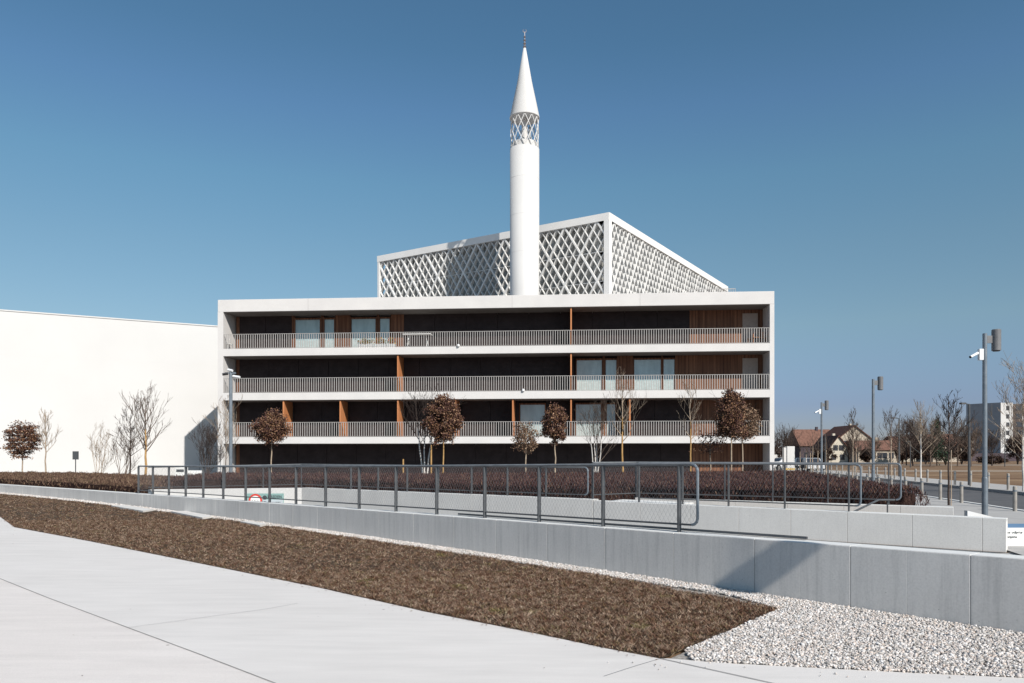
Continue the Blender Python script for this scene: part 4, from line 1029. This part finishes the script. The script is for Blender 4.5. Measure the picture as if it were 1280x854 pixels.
# bare trees along the road
bare_tree('street_tree', px2(1186, 26.2), zy(501, 26.2), 1.25, .44, 41, 'bare dark street tree with upswept branches beside the road', tmat=M_barkdark, bmat=M_barkdark, limbs=20, r=.04, up=.5, rmin=.007, angle=.6, group='street trees along the road')
m = MB(); p = Vector(px2(1189, 26.0)); m.tube(p, p + Vector((0, 0, 1.9)), .018, .016, 8); tag(m.build('tree_stake', M_barkpale), 'added pale post for the light right side of the nearest dark street tree', 'stake', 'timber tree stakes')  # pale post added in place of the trunk's own light right side
bare_tree('street_tree', px2(1151, 50), zy(512, 50), 2.3, .35, 42, 'slender white barked birch beyond the road', tmat=M_birch, bmat=M_barkpale, limbs=18, r=.06, up=.5, group='street trees along the road', rmin=.007)
bare_tree('street_tree', px2(1114, 56), zy(518, 56), 2.0, .4, 43, 'thin bare tree left of the white birch', tmat=M_barkpale, bmat=M_bark, limbs=12, r=.06, up=.5, group='street trees along the road', rmin=.009)
bare_tree('street_tree', px2(1066, 48), zy(520, 48), 1.5, .38, 44, 'bare tree in front of the cream gabled house', tmat=M_barkpale, bmat=M_bark, limbs=14, r=.05, up=.6, group='street trees along the road', rmin=.009)
bare_tree('street_tree', px2(1070.5, 60), zy(540, 60), 1.8, .4, 45, 'thinner bare tree just right of the one before the gable', tmat=M_barkpale, bmat=M_bark, limbs=10, r=.05, up=.6, group='street trees along the road', rmin=.009)
bare_tree('street_tree', px2(1279, 34), zy(472, 34), 2.6, .25, 46, 'pale birch cut by the right edge of the picture', tmat=M_birch, bmat=M_barkpale, limbs=30, r=.05, up=.35, group='street trees along the road', rmin=.007)
labs = ['young pole thin tree nearest the gabled house', 'young pole thin tree in the road row, second', 'young pole thin tree in the road row, third', 'young pole thin tree in the road row, fourth', 'young pole thin tree in the road row, fifth', 'young pole thin tree beside the white pillar', 'young pole thin tree']
for k, (px, Y, tp, wd) in enumerate(((1033, 62, 545, .9), (1022.5, 66, 547, .8), (1016, 70, 540, .8), (1007.5, 74, 556, .7), (1000, 80, 552, .7), (1013, 64, 552, .7))):
    bare_tree('young_tree', px2(px, Y), zy(tp, Y), wd * 1.5, .5, 60 + k, ('pole thin young tree, ' + ['rightmost', 'second from right', 'tallest', 'greenish slim one', 'leftmost', 'shorter one'][k] + ' of the row left of the gable'), tmat=M_barkpale, bmat=M_bark, limbs=7, r=.055, up=.7, depth=2, group='young trees in the far row', rmin=.01)
# distant vegetation
def bush(px, Y, y0, y1, wpx, seed, label, mat=M_bushfar, n=2600, cone=False, name='distant_bush'):
    rs = np.random.default_rng(seed); z1 = zy(y0, Y); W = wpx * Y / F; root = empty(name, px2(px, Y)); b = Vector(px2(px, Y))
    m = MB(); rnd = random.Random(seed)
    for s in range(1 if cone else 5):
        a = rnd.uniform(0, 6.28); m.tube(b, b + Vector((0 if cone else math.cos(a) * W * .2, 0 if cone else math.sin(a) * W * .2, z1 * .75)), .12, .04, 5, False)
        if not cone: branch(m, b + Vector((math.cos(a) * W * .1, 0, z1 * .3)), (math.cos(a), math.sin(a), 1.2), z1 * .6, .07, 3, rnd, .6, .3, 4, (3, 4), None, .6, .6, .02)
    m.build('trunk', M_barkdark, root)
    nc = 60; c = rs.normal(0, 1, (nc, 3)); c /= np.linalg.norm(c, axis=1)[:, None]; c *= rs.uniform(.2, 1, (nc, 1)) ** .5
    if cone: t = rs.uniform(0, 1, nc); c[:, 2] = t * 2 - 1; c[:, :2] *= (1.05 - t)[:, None]
    P = c[rs.integers(0, nc, n)] * np.array([W / 2, W / 2, z1 * .42]) + rs.normal(0, 1, (n, 3)) * np.array([W, W, z1]) * .05
    P += np.array([b.x, b.y, z1 * .56]); P[:, 2] = np.clip(P[:, 2], 0.1, None)
    V = leafquads(P, rs.uniform(.05, .16, n) * Y / 130); npmesh('crown', V.reshape(-1, 3), np.arange(n * 4).reshape(-1, 4), mat, root)
    tag(root, label, 'bush' if not cone else 'tree', 'distant bushes beyond the field'); return root
bl = [(1140, 170, 546, 26, 'brown bare bush mass left of the birch'), (1157, 150, 549, 34, 'dense brown bush behind the birch trunk'), (1182, 140, 547, 40, 'broad brown bush below the conifer'), (1202, 150, 551, 30, 'brown bush at the foot of the white apartment tower'), (1128, 160, 556, 18, 'low brown bush before the red roofed house'), (1084, 165, 560, 18, 'dark bare bush covering the gabled house corner'), (1272, 150, 545, 26, 'brown bush at the right edge beside the tower'), (976, 190, 545, 22, 'grey bare trees just right of the apartment building'), (994, 230, 550, 14, 'faint grey bush near the white pillar'), (1143, 220, 528, 26, 'tall faint bare tree crown behind the birch'), (1240, 150, 570, 36, 'low dark bushes under the tower'), (1030, 165, 560, 30, 'low brown bush before the long red roof')]
for k, (px, Y, y0, wpx, lab) in enumerate(bl): bush(px, Y, y0, 578, wpx, 80 + k, lab, n=1500 if k in (7, 8, 9) else 4600)
bush(1171, 135, 526, 578, 26, 99, 'dark green conifer standing above the bushes', M_conifer, 3500, True, 'conifer_tree')

for k, (px, Y, tp, wd, mm, lab) in enumerate(((1092, 140, 556, 4, M_bark, 'bare tree behind the middle cylinder lamp'), (1122, 150, 548, 4, M_bark, 'bare tree at the right end of the wide red roofed house'), (1133, 140, 535, 5, M_barkdark, 'dark bare tree left of the tall faint crown'), (1141, 130, 536, 5, M_barkdark, 'twiggy dark tree directly behind the birch'),
        (1163, 120, 540, 4.5, M_bark, 'bare tree in front of the conifer'), (1197, 125, 538, 5, M_bark, 'bare tree above the bushes left of the tower'), (1214, 120, 545, 4.5, M_bark, 'bare tree against the dark block'), (1062, 130, 556, 3, M_barkdark, 'small bare tree in front of the cream gable'), (1240, 130, 556, 5, M_barkdark, 'low bare tree before the grey tower wall'), (980, 150, 548, 5, M_barkdark, 'bare tree at the apartment building corner'))):
    bare_tree('distant_tree', px2(px, Y), zy(tp, Y), wd, .25, 120 + k, lab, tmat=mm, bmat=mm, limbs=22, r=.12, up=.4, depth=3, rmin=.022, group='distant bare trees beyond the field')

# ------------------------------------------------------------------ bollards
bo = lempty('bollard', px2(1259, 23.4))
MB().lathe((0, 0, 0), [(.058, -.02), (.058, .74), (.046, .765), (0, .77)], 12).build('shaft', M_bollard, bo, smooth=False)
MB().lathe((0, 0, 0), [(.061, .60), (.061, .65)], 12).build('band', M_galv, bo)
tag(bo, 'nearest pale concrete bollard on the near side of road', 'bollard', 'bollards along the road')
ORD = ['first','second','third','fourth','fifth','sixth','seventh','eighth','ninth','tenth','eleventh','twelfth','thirteenth','fourteenth','fifteenth','sixteenth','seventeenth','eighteenth','nineteenth','twentieth','twenty-first','twenty-second','twenty-third','twenty-fourth','twenty-fifth','twenty-sixth','twenty-seventh','twenty-eighth','twenty-ninth','thirtieth','thirty-first','thirty-second']
n_ = 0
for k in range(1, 31):
    Y = 23.4 + 2.05 * k; c = copy_tree(bo); c.location = (rl(Y) + .05, Y, 0); n_ += 1
    c['label'] = f'pale concrete bollard, {ORD[k]} from the right in the near row'
bo.location = (rl(23.4) + .05, 23.4, 0)
for k in range(0, 30):
    Y = 29.0 + 2.1 * k; c = copy_tree(bo); c.location = (rl(Y) + 5.35, Y, .12); c['label'] = f'pale concrete bollard on the far sidewalk, {ORD[k]} from the right'

# ------------------------------------------------------------------ street lamps
def cyl_lamp(px, Y, H, lab, camera=False, arm=.19):
    b = px2(px, Y); t = lempty('street_lamp', b)
    MB().lathe((0, 0, 0), [(.075, 0), (.075, 1.1), (.062, 1.12), (.055, H)], 14).build('pole', M_galv, t)
    MB().box((.05, -.025, H - .26), (arm + .03, .025, H - .06)).build('bracket', M_lamp, t)
    h = MB().lathe((arm + .12, 0, 0), [(.02, H - .46), (.115, H - .46), (.115, H + .09), (.10, H + .11), (0, H + .11)], 18).build('lamp_head', M_lamp, t)
    MB().lathe((arm + .12, 0, 0), [(.0, H - .48), (.085, H - .48), (.085, H - .462)], 14).build('lens', M_dark, t)
    if camera:
        MB().box((-.17, -.05, H - .72), (-.055, .05, H - .42)).build('junction_box', M_cam, t, bevel=.01)
        c = MB().tube((-.43, -.08, H - .64), (-.20, -.02, H - .53), .032, .036, 8).build('camera', M_cam, t)
        m = MB().tube((-.45, -.087, H - .65), (-.43, -.08, H - .64), .034, .034, 8); m.build('camera_lens', M_dark, c)
        c.location = (0, 0, 0)
    tag(t, lab, 'lamp', 'cylinder head lamps by the hedge'); return t
cyl_lamp(1231, 20.5, zy(417, 20.5), 'nearest grey lamp post with cylinder head and white camera', True)
cyl_lamp(1091.5, 33, zy(474, 33), 'middle lamp post with cylinder head and no camera')
cyl_lamp(1027, 46.8, zy(503, 46.8), 'farthest cylinder head lamp post with a small white camera', True)
# camera mast at the left
b = px2(288.5, 33); H = zy(465, 33); t = lempty('camera_mast', b)
MB().lathe((0, 0, 0), [(.085, 0), (.085, 1.0), (.075, 1.02), (.07, H)], 14).build('mast', M_galv, t)
MB().box((-.25, -.03, H - .08), (.22, .03, H - .02)).build('crossarm', M_galv, t)
for (x0, x1, dz, lab) in ((-.34, -.12, -.10, 'dark camera'), (.10, .42, -.22, None), (-.12, .10, .06, None)):
    c = MB().tube((x1 if x1 < 0 else x0, 0, H + dz + .03), (x0 if x1 < 0 else x1, -.08, H + dz - .02), .06, .055, 8).build('camera', M_dark if lab else M_cam, t)
    if lab: c['label'] = lab
tag(t, 'pale mast with three security cameras at the building corner', 'mast')
def arm_lamp(px, Y, H, armpx, lab):
    t = lempty('road_lamp', px2(px, Y)); MB().tube((0, 0, 0), (0, 0, H), .075, .05, 8).build('pole', M_steel, t)
    a = armpx * Y / F; MB().tube((0, 0, H - .03), (a * .6, 0, H + .03), .03, .03, 6).build('arm', M_steel, t); MB().box((a * .55, -.12, H - .02), (a * 1.1, .12, H + .07)).build('lamp_head', M_steel, t)
    tag(t, lab, 'lamp', 'arm lamps across the road')
arm_lamp(1211.5, 41, zy(505, 41), -10, 'dark road lamp with single arm left of the white tower')
arm_lamp(1124, 58, zy(523, 58), -9, 'dark road lamp with single arm left of the birch')
arm_lamp(1256, 120, zy(540, 120), 3, 'thin faint lamp post in the field before the tower')
arm_lamp(1138, 110, zy(552, 110), -3, 'thin faint lamp post in the field behind the birch')
arm_lamp(1031.5, 90, zy(543, 90), -4, 'faint road lamp just right of the farthest cylinder lamp')

# ------------------------------------------------------------------ distant houses
def house(px0, px1, Y, ywall, yroof, wm, rm, label, D=9, wins=(), ridge='x', name='house'):
    a, b = at(px0, Y), at(px1, Y); W = b.x - a.x; t = lempty(name, (a.x, Y, 0)); zw, zr = zy(ywall, Y), zy(yroof, Y)
    MB().box((0, 0, -.2), (W, D, zw)).build('wall', wm, t)
    m = MB(); e = .4
    if ridge == 'x':
        m.add([(-e,-e,zw-.15),(W+e,-e,zw-.15),(W+e,D/2,zr),(-e,D/2,zr),(-e,D+e,zw-.15),(W+e,D+e,zw-.15)], [(0,1,2,3),(3,2,5,4),(0,3,4),(1,5,2),(0,4,5,1)])
    elif ridge == 'y':
        m.add([(-e,-e,zw-.2),(W/2,-e,zr+.15),(W/2,D+e,zr+.15),(-e,D+e,zw-.2),(W+e,-e,zw-.2),(W+e,D+e,zw-.2),(-e,-e,zw-.45),(W/2,-e,zr-.1),(W/2,D+e,zr-.1),(-e,D+e,zw-.45),(W+e,-e,zw-.45),(W+e,D+e,zw-.45)],
              [(0,1,2,3),(1,4,5,2),(6,9,8,7),(7,8,11,10),(0,6,7,1),(1,7,10,4),(3,2,8,9),(2,5,11,8),(0,3,9,6),(4,10,11,5)])
    r = m.build('roof', rm, t)
    if ridge == 'y':
        g_ = MB(); g_.add([(0,0,zw-.05),(W,0,zw-.05),(W/2,0,zr-.12),(0,D,zw-.05),(W,D,zw-.05),(W/2,D,zr-.12)], [(0,1,2),(3,5,4),(0,2,5,3),(1,4,5,2)]); g_.build('gable', wm, t)
    MB().box((W*.62, D*.45, zr-1.2), (W*.62+.6, D*.45+.6, zr+.7)).build('chimney', wm, r)
    for (u, zc, ww, hh) in wins:
        o = MB().box((W*u - ww/2, -.03, zc - hh/2), (W*u + ww/2, .02, zc + hh/2)).build('window', M_winfar, t)
    tag(t, label, 'house', 'houses beyond the field'); return t
wr = lambda zc, us: [(u, zc, 1.1, 1.3) for u in us]
house(1001, 1046, 205, 557, 536, M_purple, M_roofred, 'long low house with red tiled roof left of the gable', 11, wr(2.0, (.15,.35,.55,.8)))
house(1036, 1060, 180, 561, 545, M_cream, M_roofbrown, 'small cream gabled house in front of the taller one', 10, wr(3.6, (.35,.65)) + wr(1.4, (.25,.7)), 'y')
house(1046, 1090, 196, 549, 532, M_beige, M_roofbrown, 'tall cream gabled house with brown roof', 12, wr(5.0, (.25,.45,.8)), 'y')
house(1073, 1126, 176, 562, 550, M_beige, M_roofred, 'wide low house with red roof and pale walls', 10, wr(1.8, (.5,.62,.78)))
house(1124, 1168, 230, 558, 547, M_cream, M_roofred, 'distant house with red roof behind the birch', 9, wr(2.0, (.3,.6)))
house(1166, 1202, 215, 556, 542, M_beige, M_roofred, 'orange roofed house behind the brown bushes', 9, wr(2.2, (.3,.7)))
house(1118, 1142, 260, 552, 545, M_white, M_roofbrown, 'small white house with flat looking roof in the distance', 9, wr(2.2, (.5,)))
house(966, 985, 200, 566, 559, M_white, M_darkfac, 'low dark shed just right of the apartment building', 9)
# white tower
tw = lempty('apartment_tower', at(1251, 250), R(0)); ztw = zy(503.5, 250)
m = MB(); wA = (1266 - 1251) * 250 / F
m.add([(0,0,-.2),(wA,0,-.2),(wA,14,-.2),(-6.0,9.0,-.2),(0,0,ztw),(wA,0,ztw),(wA,14,ztw),(-6.0,9.0,ztw)], [(4,5,6,7),(0,1,5,4),(1,2,6,5),(2,3,7,6)]); m.build('white_wall', M_white, tw)
m = MB(); m.add([(0,0,-.2),(-6.0,9.0,-.2),(-6.0,9.0,ztw+.1),(0,0,ztw+.1)], [(0,3,2,1)]); m.build('grey_side_wall', M_grey, tw)
for k in range(6): MB().box((wA*.45, -.05, 3.2 + k * 2.7), (wA*.72, .02, 4.6 + k * 2.7)).build('window', M_winfar, tw)
MB().box((wA, .3, -.2), (wA + 9, 13, ztw - .4)).build('dark_wing', M_darkfac, tw)
for k in range(6):
    for j in range(2): MB().box((wA + 1.2 + j * 3.8, .22, 3.2 + k * 2.7), (wA + 3.6 + j * 3.8, .32, 4.8 + k * 2.7)).build('window', M_winfar, tw)
MB().box((-12, -3, -.2), (wA + 9, .2, 2.6)).build('podium', M_purple, tw)
tag(tw, 'six storey white and grey apartment tower far right', 'building')
t = lempty('dark_block', at(1208, 255)); MB().box((0, 0, -.2), (2.7, 8, zy(545, 255))).build('wall', M_darkfac, t)
for k in range(3): MB().box((.5, -.04, 2 + k * 2), (2.2, .01, 3 + k * 2)).build('window', M_beige, t)
tag(t, 'narrow dark block just left of the white tower', 'building')
# white pillar
t = lempty('white_pillar', at(984, 75)); MB().box((0, 0, 0), (.75, .7, zy(558, 75))).build('shaft', M_white, t, bevel=.02); MB().box((-.28, .1, .35), (0, .6, zy(559.5, 75))).build('side_panel', M_fac, t)
tag(t, 'square white pillar right of the apartment building', 'pillar')
def car(px, Y, mat, lab, rz):
    t = lempty('parked_car', at(px, Y), rz); prof = [(-2.1,.35),(-2.15,.75),(-1.9,.95),(-1.0,1.0),(-.45,1.45),(.9,1.48),(1.7,1.0),(2.1,.9),(2.15,.4)]
    m = MB(); n = len(prof); vs = []
    for s, k in ((-.85, 1), (.85, 1)):
        for (x, z) in prof: vs.append((x, s * (.82 if z > 1.1 else 1), z))
    fs = [tuple(range(n))[::-1], tuple(range(n, 2*n))] + [(i, (i+1) % n, n + (i+1) % n, n + i) for i in range(n)]
    m.add(vs, fs); m.build('body', mat, t, bevel=.04)
    w_ = MB().box((-.42, -.73, 1.04), (1.25, .73, 1.40)).build('side_windows', M_winfar, t)
    ws_ = MB().add([(-1.0,-.68,1.02),(-1.0,.68,1.02),(-.52,.62,1.42),(-.52,-.62,1.42)], [(0,1,2,3)]); ws_.v = [(x-.03, y, z+.02) for x, y, z in ws_.v]; ws_.build('windscreen', M_winfar, t)
    for sx in (-1.3, 1.35):
        for sy in (-.82, .82): MB().tube((sx, sy - .1, .32), (sx, sy + .1, .32), .32, .32, 14).build('wheel', M_rubber, t)
    for sy in (-.6, .6): MB().box((-2.17, sy - .15, .62), (-2.10, sy + .15, .78)).build('headlight', M_cam, t)
    tag(t, lab, 'car', 'cars parked beyond the hedge')
car(1004, 84, M_carblack, 'dark parked car beyond the hedge', R(75))
car(1015, 82, M_carwhite, 'white parked car among the thin young trees', R(80))
car(978, 95, M_carwhite, 'white car parked close to the apartment building corner', R(20))
t = lempty('yellow_stand', at(988, 60)); m = MB(); m.box((-.35, 0, .60), (.35, .05, .72)); m.build('board', M_yellow, t)
for s in (-.3, .3): MB().box((s - .05, 0, 0), (s + .05, .05, .55)).build('leg', M_yellow, t)
tag(t, 'small yellow barrier below the white pillar', 'barrier')

# ------------------------------------------------------------------ made-up lantern added out of view right of the camera; it throws the oblique shadow on the wall
P_ = Vector((2.90, wallY(2.90), .10)); HP = P_ + SD * 9.0
ln = lempty('shadow_caster', (HP.x + 3.4, HP.y - 3.0, 0)); hx, hy = -3.4, 3.0
MB().tube((0, 0, 0), (0, 0, HP.z + 1.65), .09, .07, 12).build('pole', M_galv, ln)
MB().tube((0, 0, HP.z + 1.62), (hx, hy, HP.z + 1.5), .04, .035, 8).build('arm', M_galv, ln)
MB().lathe((hx, hy, HP.z), [(.0, -.19), (.10, -.185), (.18, -.12), (.215, .0), (.18, .12), (.10, .185), (.012, .20), (.012, 1.5)], 24).build('lamp_head', M_lamp, ln)
tag(ln, 'made-up unseen lantern on a long arm, added to throw the wall shadow', 'lamp')
for o in bpy.data.objects:
    if '_local' in o: del o['_local']
